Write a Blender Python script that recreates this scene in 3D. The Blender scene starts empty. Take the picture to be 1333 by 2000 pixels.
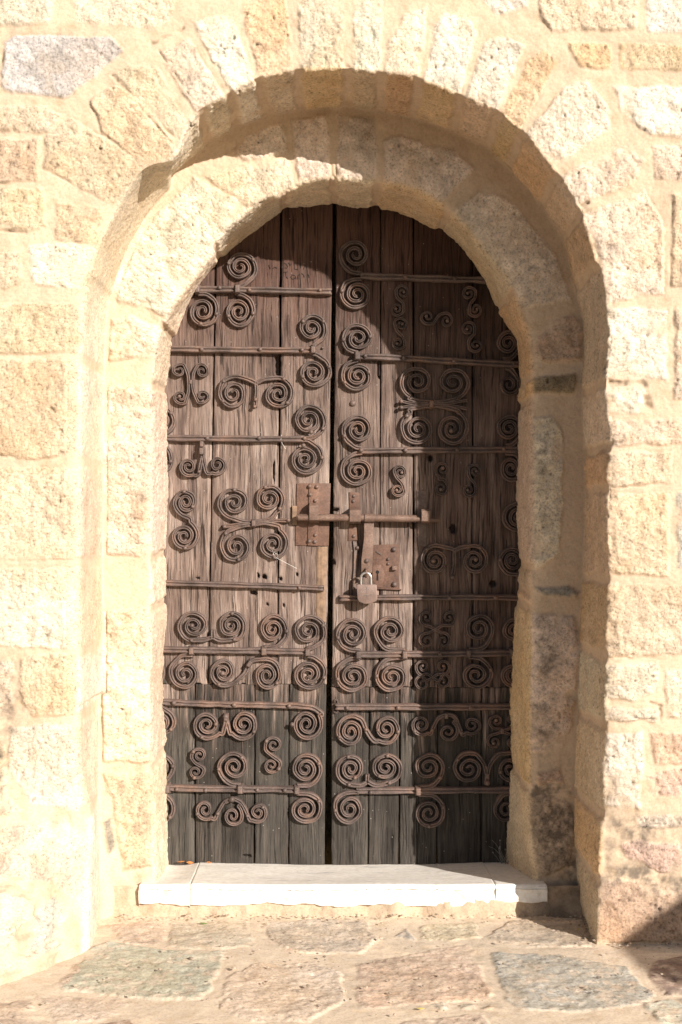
import bpy, bmesh, math, random
import numpy as np
from mathutils import Vector
random.seed(7); rng = np.random.RandomState(11)

# ------------------------------------------------------------------ camera, sky, sun, exposure
SC = bpy.context.scene
F = 2448.0; CAMY = -4.0; CAMZ = 1.381          # photo pixels of focal length, camera 4 m from the wall
D1 = 0.336; YD = 0.708                          # depth of the recess, depth of the door
cd = bpy.data.cameras.new('camera'); cam = bpy.data.objects.new('camera', cd)
SC.collection.objects.link(cam); SC.camera = cam
cam.location = (0, CAMY, CAMZ); cam.rotation_euler = (math.radians(90), 0, 0)
cd.sensor_fit = 'VERTICAL'; cd.sensor_height = 24; cd.lens = 24 * F / 2000.0
cd.clip_start = 0.05; cd.clip_end = 200
SUNV = Vector((-0.81, 1.0, -0.55)).normalized()  # way the light travels
elev = math.asin(-SUNV.z)
w = bpy.data.worlds.new('World'); SC.world = w; w.use_nodes = True
nt = w.node_tree; bg = nt.nodes['Background']
sky = nt.nodes.new('ShaderNodeTexSky'); sky.sky_type = 'NISHITA'; sky.sun_disc = False
sky.sun_elevation = elev; sky.sun_rotation = math.atan2(-SUNV.x, -SUNV.y)
sky.air_density = 1.0; sky.dust_density = 1.5; sky.ozone_density = 1.0
nt.links.new(sky.outputs[0], bg.inputs[0]); bg.inputs[1].default_value = 0.05
sl = bpy.data.lights.new('sun', 'SUN'); so = bpy.data.objects.new('sun', sl); SC.collection.objects.link(so)
sl.energy = 5.0; sl.angle = math.radians(0.5); sl.color = (1.0, 0.915, 0.82)
so.rotation_euler = SUNV.to_track_quat('-Z', 'Y').to_euler(); so.location = (3, -5, 4)
SC.view_settings.view_transform = 'Standard'; SC.view_settings.look = 'None'
SC.view_settings.exposure = 0.62; SC.view_settings.gamma = 1.0
SC.render.engine = 'CYCLES'
try:
    SC.cycles.max_bounces = 10; SC.cycles.diffuse_bounces = 6
except Exception: pass

# ------------------------------------------------------------------ helpers
def tag(o, label=None, cat=None, group=None, kind=None):
    if label: o['label'] = label
    if cat: o['category'] = cat
    if group: o['group'] = group
    if kind: o['kind'] = kind
    return o
def thing(name, loc, label, cat, group=None):
    o = bpy.data.objects.new(name, None); SC.collection.objects.link(o)
    o.empty_display_size = 0.05; o.location = loc
    return tag(o, label, cat, group)
def link_mesh(name, me, mat, parent=None):
    o = bpy.data.objects.new(name, me); SC.collection.objects.link(o)
    if mat is not None and len(me.materials) == 0: me.materials.append(mat)
    if parent is not None: o.parent = parent
    return o
def off(parent):
    v = Vector((0, 0, 0)); p = parent
    while p is not None: v = v + p.location; p = p.parent
    return np.array(v)
def np_mesh(name, V, Q, mat, parent=None, col=None, smooth=True):
    """V (n,3) world coordinates, Q (m,4) or (m,3)"""
    V = np.asarray(V, np.float32) - (off(parent).astype(np.float32) if parent is not None else 0)
    Q = np.asarray(Q, np.int32); k = Q.shape[1]
    me = bpy.data.meshes.new(name)
    me.vertices.add(len(V)); me.vertices.foreach_set('co', V.astype(np.float32).ravel())
    me.loops.add(Q.size); me.loops.foreach_set('vertex_index', Q.ravel())
    me.polygons.add(len(Q)); me.polygons.foreach_set('loop_start', np.arange(0, Q.size, k, dtype=np.int32))
    me.polygons.foreach_set('loop_total', np.full(len(Q), k, np.int32))
    me.polygons.foreach_set('use_smooth', np.full(len(Q), smooth, bool))
    me.update(calc_edges=True); me.validate()
    if col is not None:
        a = me.color_attributes.new('Col', 'FLOAT_COLOR', 'POINT')
        c = np.ones((len(V), 4), np.float32); c[:, :np.shape(col)[1]] = col; a.data.foreach_set('color', c.ravel())
    return link_mesh(name, me, mat, parent)
def grid_quads(n, m, flip=False):
    i = np.arange(n - 1)[:, None] * m + np.arange(m - 1)[None, :]
    q = np.stack([i, i + 1, i + m + 1, i + m], -1).reshape(-1, 4)
    return q[:, ::-1] if flip else q
class B:
    """collects shapes in world space, built as ONE mesh"""
    def __init__(s): s.bm = bmesh.new()
    def box(s, c, d, bev=0.0, rot=None, taper=1.0):
        r = bmesh.ops.create_cube(s.bm, size=1.0); vs = r['verts']
        for v in vs:
            if v.co.y < 0: v.co.x *= taper; v.co.z *= taper
            v.co = Vector((v.co.x * d[0], v.co.y * d[1], v.co.z * d[2]))
            if rot: v.co.rotate(rot)
            v.co += Vector(c)
        if bev > 0:
            es = list({e for v in vs for e in v.link_edges})
            bmesh.ops.bevel(s.bm, geom=es, offset=bev, segments=2, affect='EDGES', profile=0.6)
        return s
    def dome(s, c, r, h=None, sq=False):
        h = h or r; seg = 4 if sq else 10; rings = 4
        c = Vector(c); prev = None
        for k in range(rings):
            a = k / rings * math.pi / 2
            rr = r * math.cos(a); yy = -h * math.sin(a)
            row = [s.bm.verts.new(c + Vector((rr * math.cos(t * 2 * math.pi / seg + .3), yy, rr * math.sin(t * 2 * math.pi / seg + .3)))) for t in range(seg)]
            if prev:
                for t in range(seg): s.bm.faces.new((prev[t], prev[(t + 1) % seg], row[(t + 1) % seg], row[t]))
            prev = row
        top = s.bm.verts.new(c + Vector((0, -h, 0)))
        for t in range(seg): s.bm.faces.new((prev[t], prev[(t + 1) % seg], top))
        return s
    def tube(s, pts, r, seg=8):
        pts = [Vector(p) for p in pts]; rows = []
        for i, p in enumerate(pts):
            d = (pts[min(i + 1, len(pts) - 1)] - pts[max(i - 1, 0)]).normalized()
            up = Vector((0, 1, 0)) if abs(d.y) < .9 else Vector((1, 0, 0))
            a = d.cross(up).normalized(); b = d.cross(a).normalized()
            rr = r[i] if hasattr(r, '__len__') else r
            rows.append([s.bm.verts.new(p + (a * math.cos(2 * math.pi * t / seg) + b * math.sin(2 * math.pi * t / seg)) * rr) for t in range(seg)])
        for A, C in zip(rows, rows[1:]):
            for t in range(seg): s.bm.faces.new((A[t], A[(t + 1) % seg], C[(t + 1) % seg], C[t]))
        s.bm.faces.new(rows[0]); s.bm.faces.new(rows[-1][::-1]); return s
    def prism(s, poly, y0, y1, bev=0.0):
        """poly [(x,z)], from y0 (back) to y1 (front)"""
        f = [s.bm.verts.new((x, y1, z)) for x, z in poly]; b = [s.bm.verts.new((x, y0, z)) for x, z in poly]
        n = len(poly); ff = s.bm.faces.new(f); s.bm.faces.new(b[::-1])
        for i in range(n): s.bm.faces.new((f[i], b[i], b[(i + 1) % n], f[(i + 1) % n]))
        if bev > 0: bmesh.ops.bevel(s.bm, geom=list(ff.edges), offset=bev, segments=2, affect='EDGES', profile=.6)
        return s
    def build(s, name, mat, parent=None, smooth=True):
        bmesh.ops.recalc_face_normals(s.bm, faces=s.bm.faces[:])
        o = off(parent) if parent is not None else (0, 0, 0)
        bmesh.ops.translate(s.bm, verts=s.bm.verts[:], vec=-Vector(o))
        me = bpy.data.meshes.new(name); s.bm.to_mesh(me); s.bm.free()
        for p in me.polygons: p.use_smooth = smooth
        if smooth:
            try: me.set_sharp_from_angle(angle=math.radians(38))
            except Exception: pass
        return link_mesh(name, me, mat, parent)

# value noise, numpy
def _h(ix, iy, iz, seed):
    h = (ix.astype(np.uint32) * np.uint32(374761393) + iy.astype(np.uint32) * np.uint32(668265263) +
         iz.astype(np.uint32) * np.uint32(2147483647) + np.uint32(seed * 974711 + 13))
    h = (h ^ (h >> np.uint32(13))) * np.uint32(1274126177)
    h = h ^ (h >> np.uint32(16)); h = h * np.uint32(2246822519); h = h ^ (h >> np.uint32(15))
    return (h & np.uint32(0xffffff)).astype(np.float32) / float(0xffffff)
def vnoise(P, sc, seed=0):
    P = np.asarray(P, np.float64) * sc
    i = np.floor(P).astype(np.int64); f = (P - i).astype(np.float32); f = f * f * (3 - 2 * f)
    r = 0
    for dx in (0, 1):
        for dy in (0, 1):
            for dz in (0, 1):
                wt = (f[..., 0] if dx else 1 - f[..., 0]) * (f[..., 1] if dy else 1 - f[..., 1]) * (f[..., 2] if dz else 1 - f[..., 2])
                r = r + wt * _h(i[..., 0] + dx, i[..., 1] + dy, i[..., 2] + dz, seed)
    return r * 2 - 1
def fbm(P, sc, octv=4, seed=0, gain=.5):
    r = 0; a = 1; t = 0
    for k in range(octv):
        r = r + a * vnoise(P, sc * 2 ** k, seed + k * 17); t += a; a *= gain
    return r / t
def sstep(x): x = np.clip(x, 0, 1); return x * x * (3 - 2 * x)

# ------------------------------------------------------------------ materials
def newmat(name):
    m = bpy.data.materials.new(name); m.use_nodes = True
    n = m.node_tree.nodes; return m, n, m.node_tree.links, n['Principled BSDF']
def NN(n, t, **kw):
    x = n.new(t)
    for k, v in kw.items():
        if k in x.inputs: x.inputs[k].default_value = v
        else: setattr(x, k, v)
    return x
def ramp(n, pts):
    r = n.new('ShaderNodeValToRGB'); e = r.color_ramp.elements
    while len(e) < len(pts): e.new(0.5)
    for k, (p, c) in enumerate(pts): e[k].position = p; e[k].color = (*c, 1) if len(c) == 3 else c
    return r
def mixc(n, l, mode, fac, a, b):
    x = n.new('ShaderNodeMix'); x.data_type = 'RGBA'; x.blend_type = mode
    for i, v in ((0, fac), (6, a), (7, b)):
        if hasattr(v, 'is_linked') or hasattr(v, 'links'): l.new(v, x.inputs[i])
        else: x.inputs[i].default_value = v
    return x.outputs[2]
def stone_mat(name, speck=1.0, bump=1.0, rough=.9):
    m, n, l, p = newmat(name)
    at = NN(n, 'ShaderNodeAttribute', attribute_name='Col'); tc = n.new('ShaderNodeTexCoord')
    n1 = NN(n, 'ShaderNodeTexNoise', Scale=130.0, Detail=6.0, Roughness=.65); l.new(tc.outputs['Object'], n1.inputs['Vector'])
    n2 = NN(n, 'ShaderNodeTexNoise', Scale=18.0, Detail=6.0, Roughness=.6); l.new(tc.outputs['Object'], n2.inputs['Vector'])
    v = NN(n, 'ShaderNodeTexVoronoi', Scale=210.0); l.new(tc.outputs['Object'], v.inputs['Vector'])
    g = 1 - speck
    r1 = ramp(n, [(.32, (.50 + .5 * g,) * 3), (.46, (.98,) * 3), (.66, (1.22 - .2 * g,) * 3)]); l.new(n1.outputs[0], r1.inputs[0])
    r2 = ramp(n, [(.30, (.86, .80, .72)), (.5, (1, 1, 1)), (.72, (1.08, 1.07, 1.04))]); l.new(n2.outputs[0], r2.inputs[0])
    c0 = mixc(n, l, 'MULTIPLY', .35, at.outputs['Color'], r1.outputs[0]); c1 = mixc(n, l, 'MULTIPLY', 1.0, at.outputs['Color'], r1.outputs[0]); c = mixc(n, l, 'MIX', at.outputs['Alpha'], c0, c1)
    c = mixc(n, l, 'MULTIPLY', .8, c, r2.outputs[0])
    r3 = ramp(n, [(.0, (.45, .40, .34)), (.16, (1, 1, 1))]); l.new(v.outputs['Distance'], r3.inputs[0])
    n4 = NN(n, 'ShaderNodeTexNoise', Scale=9.0, Detail=4.0); l.new(tc.outputs['Object'], n4.inputs['Vector'])
    r4 = ramp(n, [(.45, (0, 0, 0)), (.65, (.8 * speck,) * 3)]); l.new(n4.outputs[0], r4.inputs[0])
    c = mixc(n, l, 'MULTIPLY', r4.outputs[0], c, r3.outputs[0])
    l.new(c, p.inputs['Base Color']); p.inputs['Roughness'].default_value = rough
    p.inputs['Specular IOR Level'].default_value = .25
    ms = NN(n, 'ShaderNodeMapRange'); l.new(at.outputs['Alpha'], ms.inputs['Value']); ms.inputs['To Min'].default_value = .22 * bump; ms.inputs['To Max'].default_value = .72 * bump
    b1 = NN(n, 'ShaderNodeBump', Distance=.004); l.new(ms.outputs[0], b1.inputs['Strength']); l.new(n1.outputs[0], b1.inputs['Height'])
    n3 = NN(n, 'ShaderNodeTexNoise', Scale=45.0, Detail=8.0, Roughness=.7); l.new(tc.outputs['Object'], n3.inputs['Vector'])
    b2 = NN(n, 'ShaderNodeBump', Distance=.012); l.new(ms.outputs[0], b2.inputs['Strength']); l.new(n3.outputs[0], b2.inputs['Height'])
    l.new(b1.outputs[0], b2.inputs['Normal']); l.new(b2.outputs[0], p.inputs['Normal'])
    return m
M_STONE = stone_mat('weathered_sandstone')
M_PAVE = stone_mat('paving_stone', .8, .45, .8)
def plain(name, col, rough=.7, metal=0, nsc=60, amt=.35, bump=.3, bd=.002):
    m, n, l, p = newmat(name); tc = n.new('ShaderNodeTexCoord')
    n1 = NN(n, 'ShaderNodeTexNoise', Scale=float(nsc), Detail=6.0, Roughness=.6); l.new(tc.outputs['Object'], n1.inputs['Vector'])
    r = ramp(n, [(.3, tuple(c * (1 - amt) for c in col)), (.7, tuple(min(1, c * (1 + amt)) for c in col))]); l.new(n1.outputs[0], r.inputs[0])
    l.new(r.outputs[0], p.inputs['Base Color']); p.inputs['Roughness'].default_value = rough; p.inputs['Metallic'].default_value = metal
    b = NN(n, 'ShaderNodeBump', Strength=bump, Distance=bd); l.new(n1.outputs[0], b.inputs['Height']); l.new(b.outputs[0], p.inputs['Normal'])
    return m
def iron_mat(name, dark, mid, rust, dusty=.35):
    m, n, l, p = newmat(name); tc = n.new('ShaderNodeTexCoord'); ge = n.new('ShaderNodeNewGeometry')
    n1 = NN(n, 'ShaderNodeTexNoise', Scale=14.0, Detail=5.0, Roughness=.6); l.new(ge.outputs['Position'], n1.inputs['Vector'])
    n2 = NN(n, 'ShaderNodeTexNoise', Scale=160.0, Detail=4.0, Roughness=.6); l.new(ge.outputs['Position'], n2.inputs['Vector'])
    r = ramp(n, [(.35, dark), (.5, mid), (.68, rust)]); l.new(n1.outputs[0], r.inputs[0])
    r2 = ramp(n, [(.3, (.7, .7, .7)), (.7, (1.25, 1.22, 1.2))]); l.new(n2.outputs[0], r2.inputs[0])
    c = mixc(n, l, 'MULTIPLY', 1.0, r.outputs[0], r2.outputs[0])
    l.new(c, p.inputs['Base Color']); p.inputs['Roughness'].default_value = .62; p.inputs['Metallic'].default_value = .15
    b = NN(n, 'ShaderNodeBump', Strength=.35, Distance=.0015); l.new(n2.outputs[0], b.inputs['Height']); l.new(b.outputs[0], p.inputs['Normal'])
    return m
M_IRON = iron_mat('wrought_iron', (.088, .066, .060), (.142, .106, .094), (.205, .130, .100))
M_PLATE = iron_mat('rusted_plate', (.095, .054, .040), (.14, .078, .056), (.185, .105, .072))
M_BOLT = iron_mat('worn_iron', (.115, .074, .057), (.165, .106, .082), (.24, .165, .13))
def wood_mat(name, ztr):
    m, n, l, p = newmat(name); ge = n.new('ShaderNodeNewGeometry'); oi = n.new('ShaderNodeObjectInfo')
    wv = NN(n, 'ShaderNodeTexNoise', Scale=7.0, Detail=2.0); l.new(ge.outputs['Position'], wv.inputs['Vector'])
    def stretched(sx, sz, sc, det, rgh=.6, seedmul=37.0):
        cb = NN(n, 'ShaderNodeCombineXYZ')
        mm = NN(n, 'ShaderNodeMath', operation='MULTIPLY'); l.new(oi.outputs['Random'], mm.inputs[0]); mm.inputs[1].default_value = seedmul
        l.new(mm.outputs[0], cb.inputs[1])
        ad = NN(n, 'ShaderNodeVectorMath', operation='ADD'); l.new(ge.outputs['Position'], ad.inputs[0]); l.new(cb.outputs[0], ad.inputs[1])
        ad2 = NN(n, 'ShaderNodeVectorMath', operation='MULTIPLY_ADD'); l.new(wv.outputs['Color'], ad2.inputs[0]); ad2.inputs[1].default_value = (.020, 0, 0); l.new(ad.outputs[0], ad2.inputs[2]); mp = NN(n, 'ShaderNodeVectorMath', operation='MULTIPLY'); mp.inputs[1].default_value = (sx, 1.0, sz); l.new(ad2.outputs[0], mp.inputs[0])
        x = NN(n, 'ShaderNodeTexNoise', Scale=sc, Detail=det, Roughness=rgh, Distortion=.35); l.new(mp.outputs[0], x.inputs['Vector']); return x
    g1 = stretched(30, 1.0, 7.0, 8.0, .72)      # fine fibres
    g2 = stretched(7, .55, 5.0, 4.0)            # broad streaks
    g3 = stretched(30, .9, 4.6, 4.0, .55, 71.0)  # checks
    n4 = NN(n, 'ShaderNodeTexNoise', Scale=6.0, Detail=5.0); l.new(ge.outputs['Position'], n4.inputs['Vector'])
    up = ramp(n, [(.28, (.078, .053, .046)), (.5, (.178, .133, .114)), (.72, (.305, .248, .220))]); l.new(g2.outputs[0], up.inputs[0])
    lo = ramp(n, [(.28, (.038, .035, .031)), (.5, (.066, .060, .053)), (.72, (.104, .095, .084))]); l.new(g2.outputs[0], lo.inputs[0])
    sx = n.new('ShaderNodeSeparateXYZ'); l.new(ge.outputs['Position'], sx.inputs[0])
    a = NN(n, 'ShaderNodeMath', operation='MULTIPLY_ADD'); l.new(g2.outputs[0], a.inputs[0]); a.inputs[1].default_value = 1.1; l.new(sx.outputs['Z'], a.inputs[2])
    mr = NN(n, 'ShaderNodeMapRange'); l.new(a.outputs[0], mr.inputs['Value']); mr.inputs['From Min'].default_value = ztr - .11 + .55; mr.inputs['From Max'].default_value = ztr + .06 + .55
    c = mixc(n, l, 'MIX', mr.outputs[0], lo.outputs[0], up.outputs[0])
    # redder, darker wood towards the top of the door
    mr2 = NN(n, 'ShaderNodeMapRange'); l.new(a.outputs[0], mr2.inputs['Value']); mr2.inputs['From Min'].default_value = 2.32; mr2.inputs['From Max'].default_value = 2.85
    c = mixc(n, l, 'MIX', mr2.outputs[0], c, (.085, .048, .038, 1))
    rf = ramp(n, [(.37, (.22, .18, .16)), (.465, (.90, .90, .90)), (.62, (1.45, 1.44, 1.42))]); l.new(g1.outputs[0], rf.inputs[0])
    c = mixc(n, l, 'MULTIPLY', .78, c, rf.outputs[0])
    rc = ramp(n, [(.36, (.10, .08, .07)), (.395, (1, 1, 1))]); l.new(g3.outputs[0], rc.inputs[0])
    c = mixc(n, l, 'MULTIPLY', .75, c, rc.outputs[0])
    rd = ramp(n, [(.3, (.66, .62, .60)), (.5, (1, 1, 1)), (.7, (1.22, 1.20, 1.18))]); l.new(n4.outputs[0], rd.inputs[0])
    rp = ramp(n, [(0, (.68, .64, .62)), (1, (1.20, 1.20, 1.19))]); l.new(oi.outputs['Random'], rp.inputs[0]); c = mixc(n, l, 'MULTIPLY', 1.0, c, rp.outputs[0])
    c = mixc(n, l, 'MULTIPLY', 1.0, c, rd.outputs[0])
    # pale flecks of lime and bird droppings
    vo = NN(n, 'ShaderNodeTexVoronoi', Scale=30.0, Randomness=1.0); l.new(ge.outputs['Position'], vo.inputs['Vector'])
    rv = ramp(n, [(.0, (1, 1, 1)), (.075, (0, 0, 0))]); l.new(vo.outputs['Distance'], rv.inputs[0])
    c = mixc(n, l, 'MIX', rv.outputs[0], c, (.42, .40, .36, 1))
    l.new(c, p.inputs['Base Color']); p.inputs['Roughness'].default_value = .82; p.inputs['Specular IOR Level'].default_value = .3
    b1 = NN(n, 'ShaderNodeBump', Strength=1.0, Distance=.004); l.new(g1.outputs[0], b1.inputs['Height'])
    b2 = NN(n, 'ShaderNodeBump', Strength=.8, Distance=.006); l.new(rc.outputs[0], b2.inputs['Height']); l.new(b1.outputs[0], b2.inputs['Normal'])
    l.new(b2.outputs[0], p.inputs['Normal'])
    return m
M_WOOD = wood_mat('weathered_oak', .715)
M_NEWWOOD = plain('paler_wood', (.22, .145, .095), .8, 0, 40, .4)
M_DARK = plain('dark_void', (.012, .010, .009), .95)
M_STEEL = plain('shackle_steel', (.62, .62, .62), .3, .9, 80, .12, .05)
M_BRASS = plain('weathered_padlock', (.22, .155, .135), .45, .35, 45, .22, .3)
M_LEAF = plain('dead_leaf', (.50, .20, .06), .7, 0, 90, .3)
M_GREEN = plain('green_sprig', (.12, .20, .04), .7, 0, 90, .3)
M_WEB = plain('cobweb_fibre', (.8, .8, .78), .8, 0, 90, .05)
M_TWIG = plain('dry_weed', (.22, .21, .19), .8, 0, 90, .2)
def marble():
    m, n, l, p = newmat('white_marble'); ge = n.new('ShaderNodeNewGeometry')
    mp = NN(n, 'ShaderNodeVectorMath', operation='MULTIPLY'); mp.inputs[1].default_value = (1.6, 9, 12); l.new(ge.outputs['Position'], mp.inputs[0])
    n1 = NN(n, 'ShaderNodeTexNoise', Scale=4.0, Detail=6.0, Roughness=.6, Distortion=.6); l.new(mp.outputs[0], n1.inputs['Vector'])
    n2 = NN(n, 'ShaderNodeTexNoise', Scale=60.0, Detail=6.0); l.new(ge.outputs['Position'], n2.inputs['Vector'])
    r = ramp(n, [(.29, (.45, .46, .49)), (.37, (.82, .80, .76)), (.55, (.90, .88, .83))]); l.new(n1.outputs[0], r.inputs[0])
    r2 = ramp(n, [(.3, (.86, .84, .80)), (.6, (1.0, 1.0, 1.0))]); l.new(n2.outputs[0], r2.inputs[0])
    c = mixc(n, l, 'MULTIPLY', 1.0, r.outputs[0], r2.outputs[0]); l.new(c, p.inputs['Base Color'])
    p.inputs['Roughness'].default_value = .6
    b = NN(n, 'ShaderNodeBump', Strength=.4, Distance=.003); l.new(n2.outputs[0], b.inputs['Height']); l.new(b.outputs[0], p.inputs['Normal'])
    return m
M_MARBLE = marble()

# ------------------------------------------------------------------ stone layouts
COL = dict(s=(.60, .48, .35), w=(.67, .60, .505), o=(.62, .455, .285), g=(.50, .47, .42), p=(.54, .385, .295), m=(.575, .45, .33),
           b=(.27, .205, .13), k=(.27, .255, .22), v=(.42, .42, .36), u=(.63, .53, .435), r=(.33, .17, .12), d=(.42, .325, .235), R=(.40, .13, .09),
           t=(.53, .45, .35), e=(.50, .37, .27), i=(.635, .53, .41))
COLG = dict(COL, v=(.48, .475, .40), t=(.57, .495, .395), e=(.56, .46, .365), d=(.50, .42, .335), k=(.45, .425, .375), r=(.30, .21, .165), o=(.58, .48, .36), m=(.64, .54, .42))
def P(s, c):
    v = [float(x) for x in s.replace(',', ' ').split()]
    return [np.array(v).reshape(-1, 2), c]
WALL = [P('0,0 110,0 105,45 45,52 0,48', 'i'), P('137,0 370,0 330,40 300,62 240,52 150,45', 'i'),
 P('10,80 30,68 215,70 240,100 190,150 130,195 80,190 25,185 5,170', 'g'), P('0,205 90,212 130,225 100,262 0,258', 's'),
 P('90,270 135,230 210,270 290,320 270,370 218,400 150,360 85,330', 's'), P('175,200 225,165 300,215 345,290 330,330 290,330 200,260', 's'),
 P('222,148 250,125 310,135 368,240 340,268 280,215', 'i'), P('312,100 372,75 440,190 390,225 345,165', 'i'), P('377,45 430,27 452,32 503,160 455,185', 'w'),
 P('468,5 555,0 575,148 510,158 485,75', 'o'), P('582,5 670,0 672,145 588,148', 'i'), P('688,5 749,0 745,150 688,142', 'w'),
 P('756,90 790,30 836,15 820,165 752,150', 'i'), P('850,50 866,25 926,38 936,60 898,195 828,165', 'w'), P('945,78 980,68 1025,90 968,230 908,195', 'w'),
 P('1035,112 1066,100 1096,120 1065,170 1015,255 974,232', 'o'), P('1105,170 1145,155 1195,220 1195,250 1116,305 1085,325 1020,262', 'i'),
 P('1100,338 1225,283 1260,315 1240,360 1128,405 1090,345', 'i'), P('1138,418 1260,370 1297,435 1300,575 1190,590 1180,520 1160,470', 'i'),
 P('1186,600 1303,603 1305,740 1186,742', 'w'), P('1182,753 1255,748 1262,790 1270,806 1182,808', 'w'), P('1185,820 1333,815 1333,868 1185,872', 'i'),
 P('1188,884 1315,880 1315,945 1188,950', 'i'), P('1186,960 1310,962 1305,1125 1188,1120', 's'), P('1183,1140 1333,1140 1333,1278 1183,1285', 's'),
 P('1183,1298 1285,1292 1290,1350 1240,1372 1183,1366', 'i'), P('1183,1378 1240,1385 1292,1378 1280,1410 1183,1408', 'i'),
 P('1180,1432 1258,1430 1252,1580 1176,1575', 'w'), P('1272,1430 1333,1428 1333,1500 1280,1492', 'p'), P('1262,1512 1333,1488 1333,1560 1270,1555', 'p'),
 P('1240,1592 1333,1585 1333,1613 1250,1617', 'i'), P('1210,1650 1240,1640 1333,1655 1333,1705 1290,1705 1220,1672', 'p'), P('1166,1722 1245,1720 1333,1738 1333,1840 1166,1842', 'e'),
 P('1300,1785 1315,1782 1320,1795 1303,1798', 'w'), P('892,-40 1030,-40 1032,18 970,30 895,0', 'w'), P('1052,-50 1245,-50 1245,58 1080,65 1055,30', 'i'),
 P('1257,-50 1333,-50 1333,70 1265,65', 'w'), P('1108,85 1195,82 1195,135 1130,130', 'o'), P('1208,80 1260,85 1333,95 1333,140 1215,135', 'o'),
 P('1195,165 1240,168 1333,172 1333,272 1275,268 1215,220', 'w'), P('1275,285 1333,282 1333,360 1278,350', 'i'), P('1312,380 1333,375 1333,560 1312,560', 's'),
 P('1316,600 1333,600 1333,780 1318,780', 's'), P('1322,960 1333,960 1333,1110 1322,1110', 'g'), P('1300,1310 1333,1305 1333,1410 1303,1400', 'i'),
 P('0,275 80,270 76,355 0,362', 's'), P('0,372 85,368 90,440 60,452 0,450', 's'), P('110,392 200,402 195,475 105,468', 's'),
 P('285,352 335,338 345,345 268,440 245,455 235,420', 'w'), P('225,420 240,470 205,520 190,480 205,440', 'i'),
 P('56,478 95,470 200,480 212,520 205,570 62,555', 'w'), P('0,490 42,490 45,562 0,570', 's'), P('0,592 165,590 162,688 0,694', 's'), P('0,702 162,700 160,885 65,898 0,880', 's'),
 P('0,912 152,912 154,1093 22,1095 0,1080', 's'), P('0,1110 158,1108 155,1270 0,1264', 'i'), P('42,1282 160,1275 160,1398 62,1403 38,1370', 's'),
 P('0,1290 28,1290 24,1400 0,1415', 't'), P('22,1420 160,1412 178,1560 150,1590 60,1570 15,1500', 'w'), P('0,1440 10,1440 12,1560 50,1590 0,1600', 't'),
 P('0,1620 125,1605 185,1650 165,1790 110,1730 0,1700', 'i'), P('0,1735 38,1748 60,1800 20,1850 0,1855', 'i'), P('70,1790 110,1750 135,1790 90,1850 60,1860', 'g'), P('0,1880 50,1870 110,1830 130,1850 0,1930','i')]
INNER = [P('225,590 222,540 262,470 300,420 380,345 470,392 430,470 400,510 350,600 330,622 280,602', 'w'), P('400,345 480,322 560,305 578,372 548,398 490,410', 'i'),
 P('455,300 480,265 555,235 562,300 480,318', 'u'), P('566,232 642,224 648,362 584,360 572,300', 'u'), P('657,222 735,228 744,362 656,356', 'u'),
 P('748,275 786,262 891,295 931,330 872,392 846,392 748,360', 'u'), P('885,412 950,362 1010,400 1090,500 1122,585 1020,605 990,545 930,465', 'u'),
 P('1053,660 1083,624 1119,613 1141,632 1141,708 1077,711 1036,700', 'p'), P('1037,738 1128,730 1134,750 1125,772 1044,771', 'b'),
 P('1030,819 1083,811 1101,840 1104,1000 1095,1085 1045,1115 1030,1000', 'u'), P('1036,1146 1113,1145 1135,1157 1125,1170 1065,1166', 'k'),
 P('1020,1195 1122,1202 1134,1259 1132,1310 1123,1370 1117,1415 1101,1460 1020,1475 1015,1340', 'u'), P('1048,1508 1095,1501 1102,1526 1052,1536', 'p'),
 P('1010,1560 1040,1548 1100,1560 1124,1590 1120,1690 1040,1722 1000,1700', 'd'), P('215,620 260,618 325,640 330,700 208,705', 'i'),
 P('205,757 320,748 335,800 335,1085 210,1085 200,900', 'i'), P('190,1190 330,1185 330,1490 200,1488', 'i'), P('200,1508 335,1510 335,1690 240,1700 228,1600', 's'),
 P('205,1597 224,1592 230,1650 215,1668', 'k'), P('1077,1742 1090,1738 1090,1752 1077,1753', 'R'), P('1096,1744 1123,1735 1124,1741 1097,1749', 'R')]
PAVE = [P('210,1806 300,1797 330,1830 300,1846 240,1842', 'e'), P('335,1804 480,1800 497,1850 400,1858 325,1850', 't'),
 P('513,1806 600,1797 715,1797 738,1835 700,1862 560,1860 530,1835', 'd'), P('170,1858 215,1838 320,1858 440,1860 430,1900 400,1955 330,1950 240,1942 120,1935', 'v'),
 P('440,1915 500,1885 620,1880 668,1895 672,1960 600,1998 500,1998 430,1975', 't'), P('70,1942 240,1950 255,1960 200,1992 110,1996', 't'),
 P('825,1808 930,1800 935,1830 880,1840 820,1835', 'o'), P('768,1830 795,1812 812,1838', 'k'), P('697,1880 920,1845 965,1950 958,1956 700,1972', 'e'),
 P('950,1830 1000,1800 1050,1790 1140,1795 1160,1850 1000,1850', 'd'), P('960,1860 1080,1865 1230,1890 1275,1940 1260,1965 1100,1980 1020,1975 985,1950', 'k'),
 P('1270,1880 1333,1868 1420,1880 1420,1948 1300,1945 1268,1905', 'r'), P('1257,1960 1333,1950 1450,1955 1450,2010 1290,2000', 'v'),
 P('770,2010 790,1995 950,1985 965,2010', 't'), P('-70,1965 60,1955 80,1995 75,2010 -70,2010', 'd'), P('850,1964 870,1960 880,1970 862,1976', 'v'), P('893,1966 925,1962 930,1972 900,1974', 'v'),
 P('945,1972 960,1965 972,1970 960,1978', 'e'), P('170,2010 200,1996 260,1990 268,2010', 'r'), P('300,2010 310,2000 480,2004 490,2020', 'e'), P('570,1840 600,1850 560,1868 545,1860','p'), P('100,1925 140,1900 150,1880 165,1890 140,1925','e')]
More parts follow.
